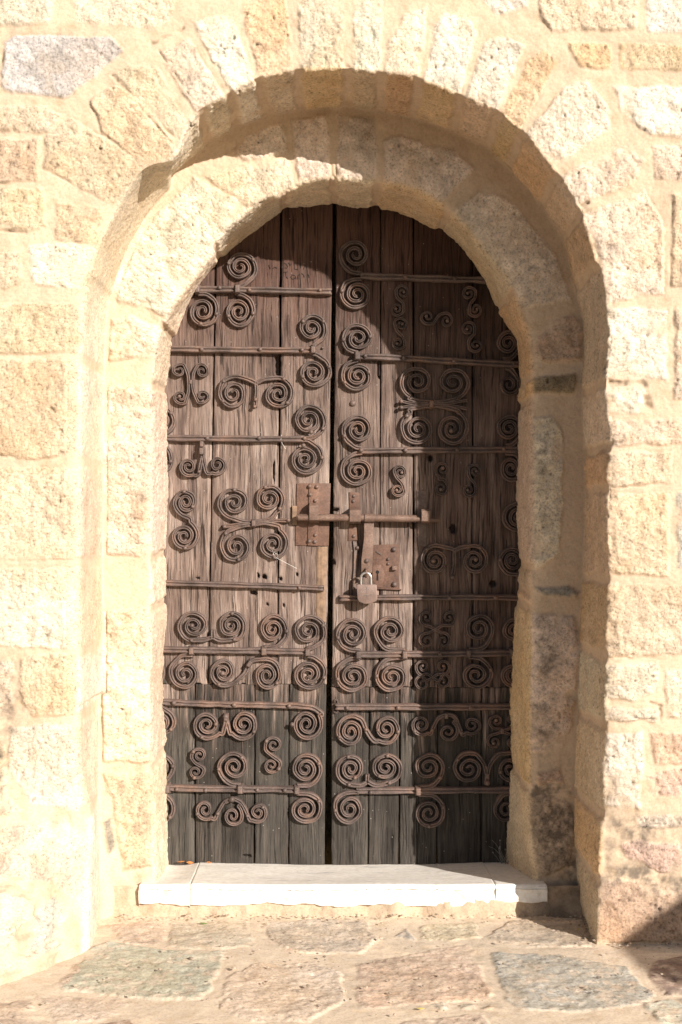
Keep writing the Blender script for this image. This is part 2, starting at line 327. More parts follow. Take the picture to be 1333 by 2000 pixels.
for L in (WALL,):
    for q in L:
        a = q[0]; a[a[:, 0] == 0, 0] = -70; a[a[:, 0] == 1333, 0] = 1405; a[a[:, 1] == 0, 1] = -50
# coursed rubble outside the part of the wall that the photograph shows
def rows(x0, x1, y0, y1, hole):
    out = []; y = y0
    while y < y1:
        h = random.choice([85, 105, 130, 160]); x = x0 + random.uniform(-100, 0)
        while x < x1:
            wd = random.uniform(110, 290); a, b, c, d = x + 6, y + 6, x + wd - 6, y + h - 6
            x += wd
            if c > hole[0] and a < hole[1] and d > hole[2] and b < hole[3]:
                if c - hole[1] > 60: a = hole[1]
                elif hole[0] - a > 60: c = hole[0]
                elif hole[2] - b > 45: d = hole[2]
                else: continue
            if c - a < 40: continue
            j = lambda: random.uniform(-7, 7)
            out.append([np.array([[a + j(), b + j()], [(a + c) / 2, b + j()], [c + j(), b + j()], [c + j(), d + j()], [(a + c) / 2, d + j()], [a + j(), d + j()]]),
                        random.choice('sssiiwogpts')])
        y += h
    return out
WALL += rows(-1600, 2900, -1700, 1850, (-78, 1413, -58, 2000))
def layout(px, py, polys, warp=(4.0, 1.6), seed=3):
    """signed inside distance in px, colour, id of the stone of each point"""
    Q = np.stack([px, py, np.zeros_like(px)], -1)
    wx = px + warp[0] * fbm(Q, 1 / 38., 2, seed) + warp[1] * fbm(Q, 1 / 9., 2, seed + 5)
    wy = py + warp[0] * fbm(Q, 1 / 38., 2, seed + 9) + warp[1] * fbm(Q, 1 / 9., 2, seed + 12)
    sd = np.full(px.shape, -99., np.float32); idx = np.full(px.shape, -1, np.int32)
    fx = wx.ravel(); fy = wy.ravel(); fs = sd.ravel(); fi = idx.ravel()
    for k, (poly, c) in enumerate(polys):
        lo = poly.min(0) - 14; hi = poly.max(0) + 14
        s = np.nonzero((fx > lo[0]) & (fx < hi[0]) & (fy > lo[1]) & (fy < hi[1]))[0]
        if len(s) == 0: continue
        x = fx[s]; y = fy[s]; ins = np.zeros(len(s), bool); dm = np.full(len(s), 1e9)
        n = len(poly)
        for i in range(n):
            ax, ay = poly[i]; bx, by = poly[(i + 1) % n]
            if ay != by:
                cr = ((ay > y) != (by > y)) & (x < (bx - ax) * (y - ay) / (by - ay) + ax); ins ^= cr
            ex, ey = bx - ax, by - ay; t = np.clip(((x - ax) * ex + (y - ay) * ey) / (ex * ex + ey * ey + 1e-9), 0, 1)
            dm = np.minimum(dm, np.hypot(x - ax - t * ex, y - ay - t * ey))
        v = np.where(ins, dm, -dm); better = v > fs[s]
        fs[s[better]] = v[better]; fi[s[better]] = k
    return fs.reshape(px.shape), fi.reshape(px.shape)
def relief(Pw, sd, idx, polys, scale, seed=1, amp=1.0, edge=6.0, hgt=.0065, mort='m', pal=None, mot=.19):
    pal = pal or COL
    """height (m) and colour for stone/mortar from the layout"""
    rr = np.random.RandomState(seed + 50); n = len(polys)
    hs = rr.uniform(-.5, 1.0, n + 1); tint = rr.uniform(.90, 1.08, (n + 1, 1)) * (1 + rr.uniform(-.03, .03, (n + 1, 3)))
    tx = rr.uniform(-1, 1, n + 1); ty = rr.uniform(-1, 1, n + 1)
    m = sstep((sd + 2.0 + 3.5 * fbm(Pw, 28, 3, seed + 90)) / (edge * 1.25)); m = m * (1 - .75 * sstep(fbm(Pw, 12, 4, seed + 95) * 3.2 - .45) * np.clip(1.6 - sd / 18., .35, 1))   # mortar smeared over the stones
    big = fbm(Pw, 9, 3, seed); med = fbm(Pw, 32, 4, seed + 3); fine = fbm(Pw, 110, 2, seed + 7); rock = np.abs(fbm(Pw, 20, 4, seed + 21, .6))
    h = m * (hgt + .0035 * hs[idx]) + m * (.0045 * big - .010 * rock + .0045 * med + .0022 * fine) + (1 - m) * (.004 * big + .0018 * med + .0012 * fine)
    pit = np.clip(fbm(Pw, 70, 2, seed + 31) - .48, 0, 1) * 5; h = h - pit * .006 * m
    gap = np.exp(-((sd + .5) / 1.3) ** 2) * np.clip(fbm(Pw, 9, 3, seed + 41) - .22, 0, .3) * 3.0
    h = h - gap * .004
    cb = np.array([pal[c] for _, c in polys] + [pal[mort]]) * tint
    c = cb[idx]; cm = np.array(pal[mort])
    var = fbm(Pw, 14, 4, seed + 60)[..., None]; var2 = fbm(Pw, 5, 3, seed + 70)[..., None]
    c = c * (1 + mot * var + mot * .7 * fbm(Pw, 45, 3, seed + 66)[..., None]) * (1 + np.array([.0, -.06, -.13]) * np.clip(var2 * 1.6, 0, 1)) + np.array([.05, .06, .07]) * np.clip(-var2 * 1.5, 0, 1)
    cm = cm * (1 + .06 * var)
    col = cm * (1 - m[..., None]) + c * m[..., None]
    col = col * (1 - .22 * np.clip(gap, 0, 1))[..., None] * (1 - .35 * np.clip(pit, 0, 1) * m)[..., None]
    return h * amp, np.concatenate([col, m[..., None]], -1)

# ------------------------------------------------------------------ the portal: one surface swept along the arch
LINES = {  # R, centre height above camera, photo scale, measured edge points
 0: (.846, .575, 612.0, '1165,1845 1170,1720 1181,1575 1183,1400 1184,1280 1190,1100 1186,1025 1188,900 1193,864 1184,750 1189,660 1185,591 1179,540 1164,510 1155,474 1126,395 1076,320 1016,250 966,215 891,185 821,155 741,142 666,135 580,137 510,150 445,185 390,220 366,245 352,290 330,325 285,342 240,408 224,453 195,509 172,543 163,633 160,700 158,1000 156,1100 158,1300 157,1500 172,1560 186,1620 182,1760'),
 1: (.843, .565, 564.6, '1140,1790 1128,1700 1128,1490 1134,1340 1140,1160 1146,1040 1146,900 1140,750 1143,630 1125,560 1106,475 1061,400 1011,340 941,280 866,245 766,217 666,207 580,212 475,240 400,285 345,330 292,390 245,453 215,531 204,632 198,700 192,900 190,1100 189,1300 192,1500 202,1700 205,1780'),
 2: (.670, .480, 564.6, '1053,1724 1034,1600 1035,1475 1036,1340 1038,1160 1040,1040 1042,900 1040,735 1034,660 1016,612 990,540 955,500 920,455 881,415 821,372 741,357 696,354 666,350 625,352 585,357 555,382 515,387 480,417 440,450 414,498 392,530 355,575 328,615 312,650 302,710 298,760 296,1000 294,1200 293,1400 298,1600 302,1710'),
 3: (.664, .490, 520.0, '994,1690 1003,1480 1000,1380 1006,1250 1018,1100 1012,1000 1018,800 1017,750 1015,665 1000,645 975,605 950,545 930,515 905,480 870,450 845,440 800,418 740,402 700,403 660,399 639,395 600,402 585,402 564,404 546,413 510,440 468,470 423,509 390,548 366,587 345,638 334,668 330,713 322,770 325,800 325,940 320,1078 322,1132 321,1210 316,1270 315,1360 318,1410 324,1500 326,1690')}
NJ, NA = 520, 760
NP_ = 2 * NJ + NA
pj = np.linspace(0, 1, NJ, endpoint=False)
par = np.concatenate([pj, 1 + np.linspace(0, 1, NA, endpoint=False), 2 + np.linspace(0, 1, NJ)])   # 0-1 right jamb up, 1-2 arch, 2-3 left jamb down
ZG = -0.03
def worn(p): return .02 * sstep((np.asarray(p) - 1.72) / .13) * (1 - .5 * sstep((np.asarray(p) - 1.95) / .25))
def line_delta(k):
    R, zc, S, s = LINES[k]; v = np.array([float(x) for x in s.replace(',', ' ').split()]).reshape(-1, 2)
    pts = []
    for a, b in v:
        x = (a - 667) / S; z = (1000 - b) / S
        if k == 0 and x < -.3: f_ = 1 + worn(2 + (.575 - z) / 2 if z < zc else 1 + math.atan2(z - zc, x) / math.pi) / 4.0; x *= f_; z *= f_
        if z > zc:
            th = math.atan2(z - zc, x); pts.append((1 + th / math.pi, math.hypot(x, z - zc) - R))
        else:
            t = np.clip((z + CAMZ - ZG) / (zc + CAMZ - ZG), 0, 1); pts.append(((t if x > 0 else 3 - t), abs(x) - R))
    pts.sort(); pp = np.array(pts)
    if k == 0: pp[:, 1] *= 1.0
    d = np.interp(par, pp[:, 0], pp[:, 1])
    kk = np.exp(-np.linspace(-2, 2, 13) ** 2); kk /= kk.sum()
    return np.convolve(np.pad(d, 6, 'edge'), kk, 'valid')
def line_pts(R, zc, delta):
    r = R + delta; x = np.empty(NP_); z = np.empty(NP_)
    zc = np.broadcast_to(zc, (NP_,))
    a = par < 1; x[a] = r[a]; z[a] = ZG + par[a] * (zc[a] + CAMZ - ZG)
    b = (par >= 1) & (par < 2); th = (par[b] - 1) * math.pi; x[b] = r[b] * np.cos(th); z[b] = r[b] * np.sin(th) + zc[b] + CAMZ
    c = par >= 2; x[c] = -r[c]; z[c] = ZG + (3 - par[c]) * (zc[c] + CAMZ - ZG)
    return x, z
DL = {k: line_delta(k) for k in LINES}
cols = []; vcoord = []    # each column: (x,z,y) over par; v running coordinate
offs = np.concatenate([2.9 * (np.linspace(1, 0, 70, endpoint=False) ** 1.5) * (2.9 - .85) / 2.9 + .85, np.linspace(.85, 0, 205, endpoint=False)])
for o in offs:
    x, z = line_pts(.846 + o, .575, DL[0] * max(0, 1 - o / .12)); cols.append((x, worn(par) * (1 - sstep((o - .03) / .27)), z)); vcoord.append(-o)
nA = len(cols)
WORN = worn(par)
sel = sstep((par - 1.745) / .03) * (par < 2.6); DL[0] = DL[0] * (1 - sel) + sel * np.maximum(DL[0], -.022); DL[1] = DL[1] * (1 - sel) + sel * (DL[0] - .004)
def span(k0, y0, k1, y1, n, v0, v1, last=False):
    for t in np.linspace(0, 1, n, endpoint=last):
        R = LINES[k0][0] * (1 - t) + LINES[k1][0] * t; zc = LINES[k0][1] * (1 - t) + LINES[k1][1] * t
        x, z = line_pts(R, zc, DL[k0] * (1 - t) + DL[k1] * t); yy0 = y0 + (WORN if k0 == 0 else 0); cols.append((x, yy0 + (y1 - yy0) * t + 0 * par, z)); vcoord.append(v0 + (v1 - v0) * t)
span(0, 0, 1, D1, 84, 0, D1); nB = len(cols)
span(1, D1, 2, D1, 46, D1, D1 + .18); nC = len(cols)
span(2, D1, 3, YD, 93, D1 + .18, D1 + .18 + .372, True); nD = len(cols)
G = np.stack([np.stack(c, -1) for c in cols], 1)     # (NP_, ncol, 3)
vv = np.array(vcoord)
def blur(G, s, j0, j1):
    r = int(3 * s) + 1; k = np.exp(-.5 * (np.arange(-r, r + 1) / s) ** 2); k /= k.sum()
    Gp = np.pad(G, ((0, 0), (r, r), (0, 0)), 'edge'); O = sum(k[i] * Gp[:, i:i + G.shape[1]] for i in range(2 * r + 1))
    H = G.copy(); H[:, j0:j1] = O[:, j0:j1]; return H
dense0 = 80
G = blur(G, 2.0, dense0, nD - 2); G = blur(G, 3.2, nC - 20, nC + 20)
G1 = blur(G, 7.0, nA - 26, nA + 26); wl = (sstep((par - 1.76) / .06))[:, None, None]; G = G * (1 - wl) + G1 * wl
# the foot of the wall spreads outwards on the left
def foot(x, z):
    a = sstep((-.70 - x) / .42); b = np.clip((.62 - z) / .62, 0, 1.05) ** 1.7
    return -.52 * a * b
G[..., 1] += foot(G[..., 0], G[..., 2]) * (G[..., 1] < .5)
# lumps of the wall as a whole
G[..., 1] += .014 * fbm(G * np.array([1, .2, 1]), 2.6, 3, 77) * (np.arange(nD) < nB)[None, :]
def normals(G):
    du = np.gradient(G, axis=0); dv = np.gradient(G, axis=1); n = np.cross(du, dv)
    n /= np.linalg.norm(n, axis=-1, keepdims=True) + 1e-12
    return n
N = normals(G)
if N[NJ // 2, 100, 1] > 0: N = -N
def proj(G): return 667 + F * G[..., 0] / (G[..., 1] - CAMY), 1000 - F * (G[..., 2] - CAMZ) / (G[..., 1] - CAMY)
H = np.zeros(G.shape[:2], np.float32); CC = np.zeros(G.shape[:2] + (4,), np.float32)
# front of the wall and face of the inner order
px, py = 667 + 612 * G[:, :nA, 0], 1000 - 612 * (G[:, :nA, 2] - CAMZ)
bul = foot(G[:, :nA, 0], G[:, :nA, 2]); py = 1000 + (py - 1000) * (4 / (4 + bul)); px = 667 + (px - 667) * (4 / (4 + bul))
sd, ix = layout(px, py, WALL); h, c = relief(G[:, :nA], sd, ix, WALL, 612, 1)
# dirt and lichen near the ground
def dirt(px, py, blobs, Pw, c, dark=(.10, .085, .07)):
    a = 0
    for (x, y, rx, ry, s) in blobs: a = np.maximum(a, s * np.exp(-((px - x) / rx) ** 2 - ((py - y) / ry) ** 2))
    m = np.clip(a * (.8 + 2.4 * fbm(Pw, 34, 4, 91, .7)), 0, .8)[..., None]
    c = c.copy(); c[..., :3] = c[..., :3] * (1 - m) + np.array(dark) * m; return c
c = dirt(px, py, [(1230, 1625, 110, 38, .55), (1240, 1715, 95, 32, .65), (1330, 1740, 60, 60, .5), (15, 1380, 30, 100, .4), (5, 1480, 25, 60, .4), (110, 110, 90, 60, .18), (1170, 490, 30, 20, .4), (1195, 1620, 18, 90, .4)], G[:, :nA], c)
crack = np.zeros(px.shape)
for (a, b, x, y, wd) in [(1186, 745, 1258, 750, 5), (1256, 750, 1266, 792, 8), (1186, 872, 1212, 866, 4), (1272, 1373, 1292, 1380, 3), (1290, 1380, 1290, 1402, 3), (293, 84, 358, 53, 3), (222, 150, 345, 290, 2.5), (312, 100, 388, 212, 1.8), (1127, 404, 1150, 396, 3), (20, 1095, 90, 1097, 2.5), (5, 85, 4, 172, 2.5), (0, 258, 62, 262, 2), (100, 395, 165, 470, .1), (0, 450, 62, 454, 2), (1240, 1400, 1285, 1406, 2.5), (1180, 1140, 1180, 1060, 5)]:
    t = np.clip(((px - a) * (x - a) + (py - b) * (y - b)) / ((x - a) ** 2 + (y - b) ** 2), 0, 1)
    wob = 5 * fbm(np.stack([px, py, px * 0], -1), 1 / 16., 2, 5)
    d = np.hypot(px - a - t * (x - a) + wob, py - b - t * (y - b) + wob) / wd; crack = np.maximum(crack, np.clip(1.3 - d, 0, 1))
crack = crack * np.clip(.6 + 1.6 * fbm(G[:, :nA], 30, 3, 64), 0, 1); h -= crack * .010; c[..., :3] *= (1 - .35 * crack)[..., None]
ft = np.clip(-bul / .12, 0, 1); h = h + ft * (.030 * fbm(G[:, :nA], 6, 4, 301) - .022 * np.abs(fbm(G[:, :nA], 13, 4, 302)) * 2); c[..., :3] *= (1 - .22 * ft * np.clip(fbm(G[:, :nA], 9, 4, 303) * 3, 0, 1))[..., None]
H[:, :nA] = h; CC[:, :nA] = c
gc = G[:, nB:nC]; px, py = 667 + 564.6 * gc[..., 0], 1000 - 564.6 * (gc[..., 2] - CAMZ)
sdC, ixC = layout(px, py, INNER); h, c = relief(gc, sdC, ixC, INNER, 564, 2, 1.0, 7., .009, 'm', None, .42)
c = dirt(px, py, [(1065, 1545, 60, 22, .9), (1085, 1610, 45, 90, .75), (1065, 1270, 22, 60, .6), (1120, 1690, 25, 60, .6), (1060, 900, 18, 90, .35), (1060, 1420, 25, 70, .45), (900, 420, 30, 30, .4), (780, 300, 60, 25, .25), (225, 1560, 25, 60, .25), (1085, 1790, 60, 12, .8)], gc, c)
H[:, nB:nC] = h; CC[:, nB:nC] = c
# reveals: joints across
def joints(Rc, cx_list, yr, yl, zc, S):
    out = []
    for x in cx_list: out.append(1 + math.acos(np.clip((x - 667) / S / Rc, -1, 1)) / math.pi)
    for y in yr: out.append(((1000 - y) / S + CAMZ - ZG) / (zc + CAMZ - ZG))
    for y in yl: out.append(3 - ((1000 - y) / S + CAMZ - ZG) / (zc + CAMZ - ZG))
    return np.array(sorted(out))
jB = joints(.846, [388, 448, 509, 582, 680, 749, 822, 902, 970, 1016, 1088, 1132, 1168], [745, 870, 952, 1132, 1285, 1420, 1590, 1720], [700, 900, 1100, 1273, 1406, 1590], .575, 612)
jD = joints(.670, [400, 550, 652, 738, 875, 1010], [735, 780, 1110, 1160, 1190, 1540], [645, 750, 1090, 1190, 1500], .48, 564.6)
LENJ, LENA = 1.95, math.pi * .8
def reveal(g, v, js, colors, seed, mw):
    n, m = g.shape[:2]
    s = np.where(par < 1, par * LENJ, np.where(par < 2, LENJ + (par - 1) * LENA, LENJ + LENA + (par - 2) * LENJ))
    sj = np.interp(js, [0, 1, 2, 3], [0, LENJ, LENJ + LENA, 2 * LENJ + LENA])
    sw = s[:, None] + .014 * fbm(g, 11, 2, seed)
    k = np.searchsorted(sj, sw.ravel()).reshape(n, m); sjp = np.concatenate([[-9], sj, [99]])
    d = np.minimum(sw - sjp[k], sjp[k + 1] - sw)
    sdp = (d - mw) * 500
    polys = [[None, colors[i % len(colors)]] for i in range(len(sj) + 1)]
    return relief(g, sdp, k, polys, 500, seed, .9, 7., .011)
h, c = reveal(G[:, nA:nB], vv[nA:nB], jB, 'sosiosois' + 'osoosooso' + 'iwiiwiiwiwii', 5, .012); H[:, nA:nB] = h; CC[:, nA:nB] = c  # golden bounce put into ochre arch stones, sunlight into pale left stones
h, c = reveal(G[:, nC:nD], vv[nC:nD], jD, 'soosiooso' + 'iiiiiiiii', 6, .012); H[:, nC:nD] = h * .9; CC[:, nC:nD] = c  # ochre on right jamb and soffit stands in for warm bounced light
# blend colours over the edges a little
for j in (nA, nB, nC):
    for q in range(3):
        CC[:, j - 5:j + 5] = (CC[:, j - 6:j + 4] + CC[:, j - 5:j + 5] + CC[:, j - 4:j + 6]) / 3
        H[:, j - 5:j + 5] = (H[:, j - 6:j + 4] + H[:, j - 5:j + 5] + H[:, j - 4:j + 6]) / 3
# crumbled edges
ed = fbm(G, 45, 3, 123)
for j, wd in ((nA, 7), (nC, 6)):
    wj = np.exp(-((np.arange(nD) - j) / wd) ** 2)[None, :]; H -= wj * (.004 + .012 * np.clip(ed, 0, 1)) * .9 * (1 - .8 * sstep((par - 1.74) / .03))[:, None]
CC[..., :3] = np.clip(CC[..., :3], .02, .84)
H[:, nA - 10:nB + 6] *= (1 - .7 * sstep((par - 1.73) / .04))[:, None]
GD = G + N * H[..., None]
wall = thing('stone_wall', (0, 0, 0), 'pale sandstone rubble wall with a round double stepped arch around the door', 'wall')
def piece(name, i0, i1, j0, j1):
    g = GD[i0:i1, j0:j1].reshape(-1, 3); n, m = i1 - i0, j1 - j0
    return np_mesh(name, g, grid_quads(n, m, True), M_STONE, wall, CC[i0:i1, j0:j1].reshape(-1, 4))
jring = int(np.argmin(np.abs(vv[:nA] + .235)))
piece('masonry', 0, NP_, 0, jring + 1)
piece('outer_arch', 0, NP_, jring, nB + 1)
piece('inner_arch', 0, NP_, nB, nD)
# solid body of the wall behind its faces, closed at the back
b = B(); b.box((-2.55, .55, 2.4), (3.2, .9, 4.9)); b.box((2.55, .55, 2.4), (3.2, .9, 4.9)); b.box((0, .55, 3.92), (1.9, .896, 1.86)); b.box((0, 1.15, 2.4), (8.2, .2, 4.9))
core = b.build('wall_body', M_STONE, wall, False)
a = core.data.color_attributes.new('Col', 'FLOAT_COLOR', 'POINT'); a.data.foreach_set('color', np.tile([.4, .31, .2, 1], len(core.data.vertices)).astype(np.float32))
# mortar riser under the threshold
nx, nz = 380, 40
X, Z = np.meshgrid(np.linspace(-.80, .86, nx), np.linspace(-.02, .10, nz), indexing='ij')
Yr = .300 - .026 * (1 - Z / .10) + 0 * X
Pr = np.stack([X, Yr, Z], -1); Pr[..., 1] -= .003 * fbm(Pr, 25, 4, 8) + .0012 * fbm(Pr, 90, 2, 9) + .026 * fbm(Pr * np.array([1, 1, .6]), 11, 3, 10)
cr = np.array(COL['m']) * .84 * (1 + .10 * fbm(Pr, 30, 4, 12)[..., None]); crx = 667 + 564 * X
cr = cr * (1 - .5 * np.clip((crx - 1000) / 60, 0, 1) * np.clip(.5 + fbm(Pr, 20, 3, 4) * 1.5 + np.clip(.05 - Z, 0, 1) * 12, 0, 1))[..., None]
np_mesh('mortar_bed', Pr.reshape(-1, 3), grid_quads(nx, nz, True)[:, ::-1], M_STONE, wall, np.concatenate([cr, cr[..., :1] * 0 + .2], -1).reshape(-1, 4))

# ------------------------------------------------------------------ ground
gx = np.concatenate([-30 + np.linspace(0, 1, 40, endpoint=False) ** .5 * 28.4, np.linspace(-1.6, 1.6, 640), 1.6 + np.linspace(0, 1, 41)[1:] ** 2 * 28.4])
gy = np.concatenate([-30 + np.linspace(0, 1, 45, endpoint=False) ** .5 * 28.9, np.linspace(-1.1, .46, 320)])
X, Y = np.meshgrid(gx, gy, indexing='ij'); Zg = np.zeros_like(X)
Pg = np.stack([X, Y, Zg], -1); dn = (Y + 4.0)
qx = 667 + F * X / np.maximum(dn, .3); qy = 1000 + F * CAMZ / np.maximum(dn, .3)
near = (Y > -.62) & (np.abs(X) < 1.5)
PG = []
for poly, cc in PAVE:   # measured outlines laid out flat on the ground, in cm-like units
    yy = F * CAMZ / (poly[:, 1] - 1000); xx = (poly[:, 0] - 667) * yy / F; PG.append([np.stack([xx * 600, (yy - 4) * 600], -1), cc])
for i in range(-14, 15):
    for j in range(1, 16):
        cx = i * 235 + random.uniform(-50, 50) + (j % 2) * 110; cy = -(600 * .66 + j * 165 - 60) + random.uniform(-20, 20); rx, ry = random.uniform(80, 112), random.uniform(55, 78)
        PG.append([np.array([[cx + rx * math.cos(t + .3) * random.uniform(.85, 1.1), cy + ry * math.sin(t + .3) * random.uniform(.85, 1.1)] for t in np.linspace(0, 2 * math.pi, 8)[:-1]]), random.choice('ttvedk')])
for sx_ in (-1, 1):
    for j in range(5):
        for i in range(5):
            cx = sx_ * (600 * 1.32 + i * 230); cy = 30 - j * 110; PG.append([np.array([[cx + 95 * math.cos(t) * random.uniform(.85, 1.1), cy + 46 * math.sin(t) * random.uniform(.85, 1.1)] for t in np.linspace(0, 2 * math.pi, 8)[:-1]]), random.choice('ttvedk')])
sdg, ixg = layout(X * 600, Y * 600, PG, (7., 4.), 23)
hg, cg = relief(Pg, sdg, ixg, PG, 600, 31, .5, 6., .010, 'm', COLG, .24); mg = cg[..., 3:]; cg = cg[..., :3]
iu = np.array([c in 'keredtv' for _, c in PG] + [False])[ixg]
st = np.array([c in 'erd' for _, c in PG] + [False])[ixg][..., None] * fbm(np.stack([X * 1.0, Y * 5, Zg], -1), 9, 4, 44)[..., None] * iu[..., None]
cg = cg * (1 + .26 * st) + np.array([.05, .03, .015]) * np.clip(st * 2, 0, 1)
cg = cg + (np.array([.62, .51, .40]) - cg) * (.75 * np.clip(fbm(Pg, 40, 4, 47) * 2.2 + .0, 0, 1) * iu)[..., None]   # sand trodden into the stones
cg = np.where((Y < -2.4)[..., None], np.array([.07, .065, .045]) * (1 + .3 * fbm(Pg, .8, 3, 71)[..., None]), cg)   # beyond the paved strip: unseen earth, made dark to cut bounce onto the door
cg = np.concatenate([np.clip(cg, .03, .78), mg * .6 + .35], -1)
Pg[..., 2] = hg + .006 * fbm(Pg, 3, 2, 55); Pg[..., 2] += .05 * np.clip(-Y - 6, 0, 30) * 0
gd = np_mesh('paving', Pg.reshape(-1, 3), grid_quads(len(gx), len(gy), True), M_PAVE, None, cg.reshape(-1, 4))
tag(gd, kind='structure')

# ------------------------------------------------------------------ marble threshold, three slabs
def slab(label, xb0, xb1, xf0, xf1, zb, zf, thick, seed, chip):
    """back edge xb, front edge xf in metres; profile back -> lip -> down"""
    yb, yf = YD + .01, .285
    prof = [(yb, zb - .05), (yb, zb)] + [(yb + (yf + .012 - yb) * t, zb + (zf - zb) * t) for t in np.linspace(0, 1, 60)[1:]]
    prof += [(yf + .012 - .012 * math.sin(a), zf - .012 + .012 * math.cos(a) - .003 * math.sin(a)) for a in np.linspace(0, math.pi / 2, 7)[1:]]
    prof += [(yf, zf - .012 - (thick - .012) * t) for t in np.linspace(0, 1, 22)[1:]] + [(yf + .03, zf - thick - .004), (yf + .2, zf - thick - .004)]
    m = len(prof); n = max(24, int(abs(xf1 - xf0) / .004)); Pq = np.zeros((n + 4, m, 3))
    us = np.concatenate([[0, 0], np.linspace(0, 1, n), [1, 1]])
    for i, u in enumerate(us):
        for j, (y, z) in enumerate(prof):
            t = (yb - y) / (yb - yf); t = min(max(t, 0), 1)
            x0 = xb0 + (xf0 - xb0) * t; x1 = xb1 + (xf1 - xb1) * t
            Pq[i, j] = (x0 + (x1 - x0) * u, y, z)
    fr = np.clip((np.array([p[1] for p in prof]) * -1 + zf - .01) / thick, 0, 1) * (np.array([p[0] for p in prof]) < yf + .1)
    k = fbm(Pq * np.array([1, .0, .0]), 8, 4, seed, .5)
    Pq[..., 2] += chip * (fr[None, :] ** 2) * (.5 + k) * 1.0
    nq = fbm(Pq, 22, 4, seed + 3); Pq[..., 1] -= (.006 * nq + .018 * np.abs(fbm(Pq, 14, 3, seed + 8))) * (fr > 0)[None, :]; Pq[..., 2] += .0035 * fbm(Pq, 6, 3, seed + 5); tt_ = np.clip((Pq[..., 1] - yf) / (yb - yf), 0, 1); Pq[..., 2] -= (.010 * (thick > .069)) * np.sin(us * math.pi)[:, None] * sstep(tt_ * 2) 
    for e, q in ((0, 1), (-1, -2)):      # close the ends, slightly rounded
        Pq[q, :] = Pq[2 if e == 0 else -3, :] + np.array([(-.002 if e == 0 else .002), 0, -.003]); Pq[e, :] = Pq[q, :] * np.array([1, 1, 0]) + np.array([0, 0, zb - .055]); Pq[e, :, 1] = np.maximum(Pq[e, :, 1], yf + .03)
    o = thing('threshold_slab', ((xf0 + xf1) / 2, .45, 0), label, 'doorstep', 'marble slabs of the door threshold')
    np_mesh('slab', Pq.reshape(-1, 3), grid_quads(n + 4, m), M_MARBLE, o)
    ml = bpy.data.objects[-1] if False else o.children[0]
    # one mesh, no parts: make it the thing itself
    me = ml.data; bpy.data.objects.remove(ml); loc = o.location.copy(); lb, ct, gp = o['label'], o['category'], o['group']; bpy.data.objects.remove(o)
    q = link_mesh('threshold_slab', me, M_MARBLE); q.location = loc; tag(q, lb, ct, gp); return q
S1 = lambda px: (px - 667) / 571.5
Dx = lambda px: (px - 667) / 520.0
ZB = CAMZ - 685 / 520.; ZF = CAMZ - 729 / 571.5
slab('short white marble slab at the left end of the door threshold', Dx(305), Dx(389), S1(273), S1(371), ZB, ZF, .070, 3, .016)
slab('long worn white marble slab in the middle of the door threshold', Dx(391), Dx(945), S1(374.5), S1(967), ZB, ZF, .072, 9, .016)
slab('short cracked white marble slab at the right end of the door threshold, half in shade', Dx(947), Dx(1020), S1(970), S1(1069), ZB, ZF, .062, 15, .022)

# ------------------------------------------------------------------ the door
def W(px, py): return ((px - 667) / 520.0, CAMZ + (1000 - py) / 520.0)
leafL = thing('door_leaf', (W(480, 0)[0], YD, ZB), 'left leaf of the old plank door covered in iron scrolls, wider sunlit half', 'door', 'leaves of the plank door')
leafR = thing('door_leaf', (W(830, 0)[0], YD, ZB), 'right leaf of the old plank door with the keyhole plate, mostly in shade', 'door', 'leaves of the plank door')
HOLES = [(495, 1158, 7, 5), (841, 895, 5, 7), (886, 1033, 7, 9), (964, 1140, 7, 6), (505, 1124, 2, 5), (517, 1127, 5, 4), (387, 1129, 4, 2), (581, 1122, 2, 4), (543, 712, 6, 20), (652, 1098, 4, 5), (549, 1130, 3, 3), (536, 920, 2, 22), (740, 720, 2, 18), (655, 995, 8, 2.5), (555, 1183, 2, 3), (523, 1180, 3, 2), (484, 1672, 8, 2.5)]
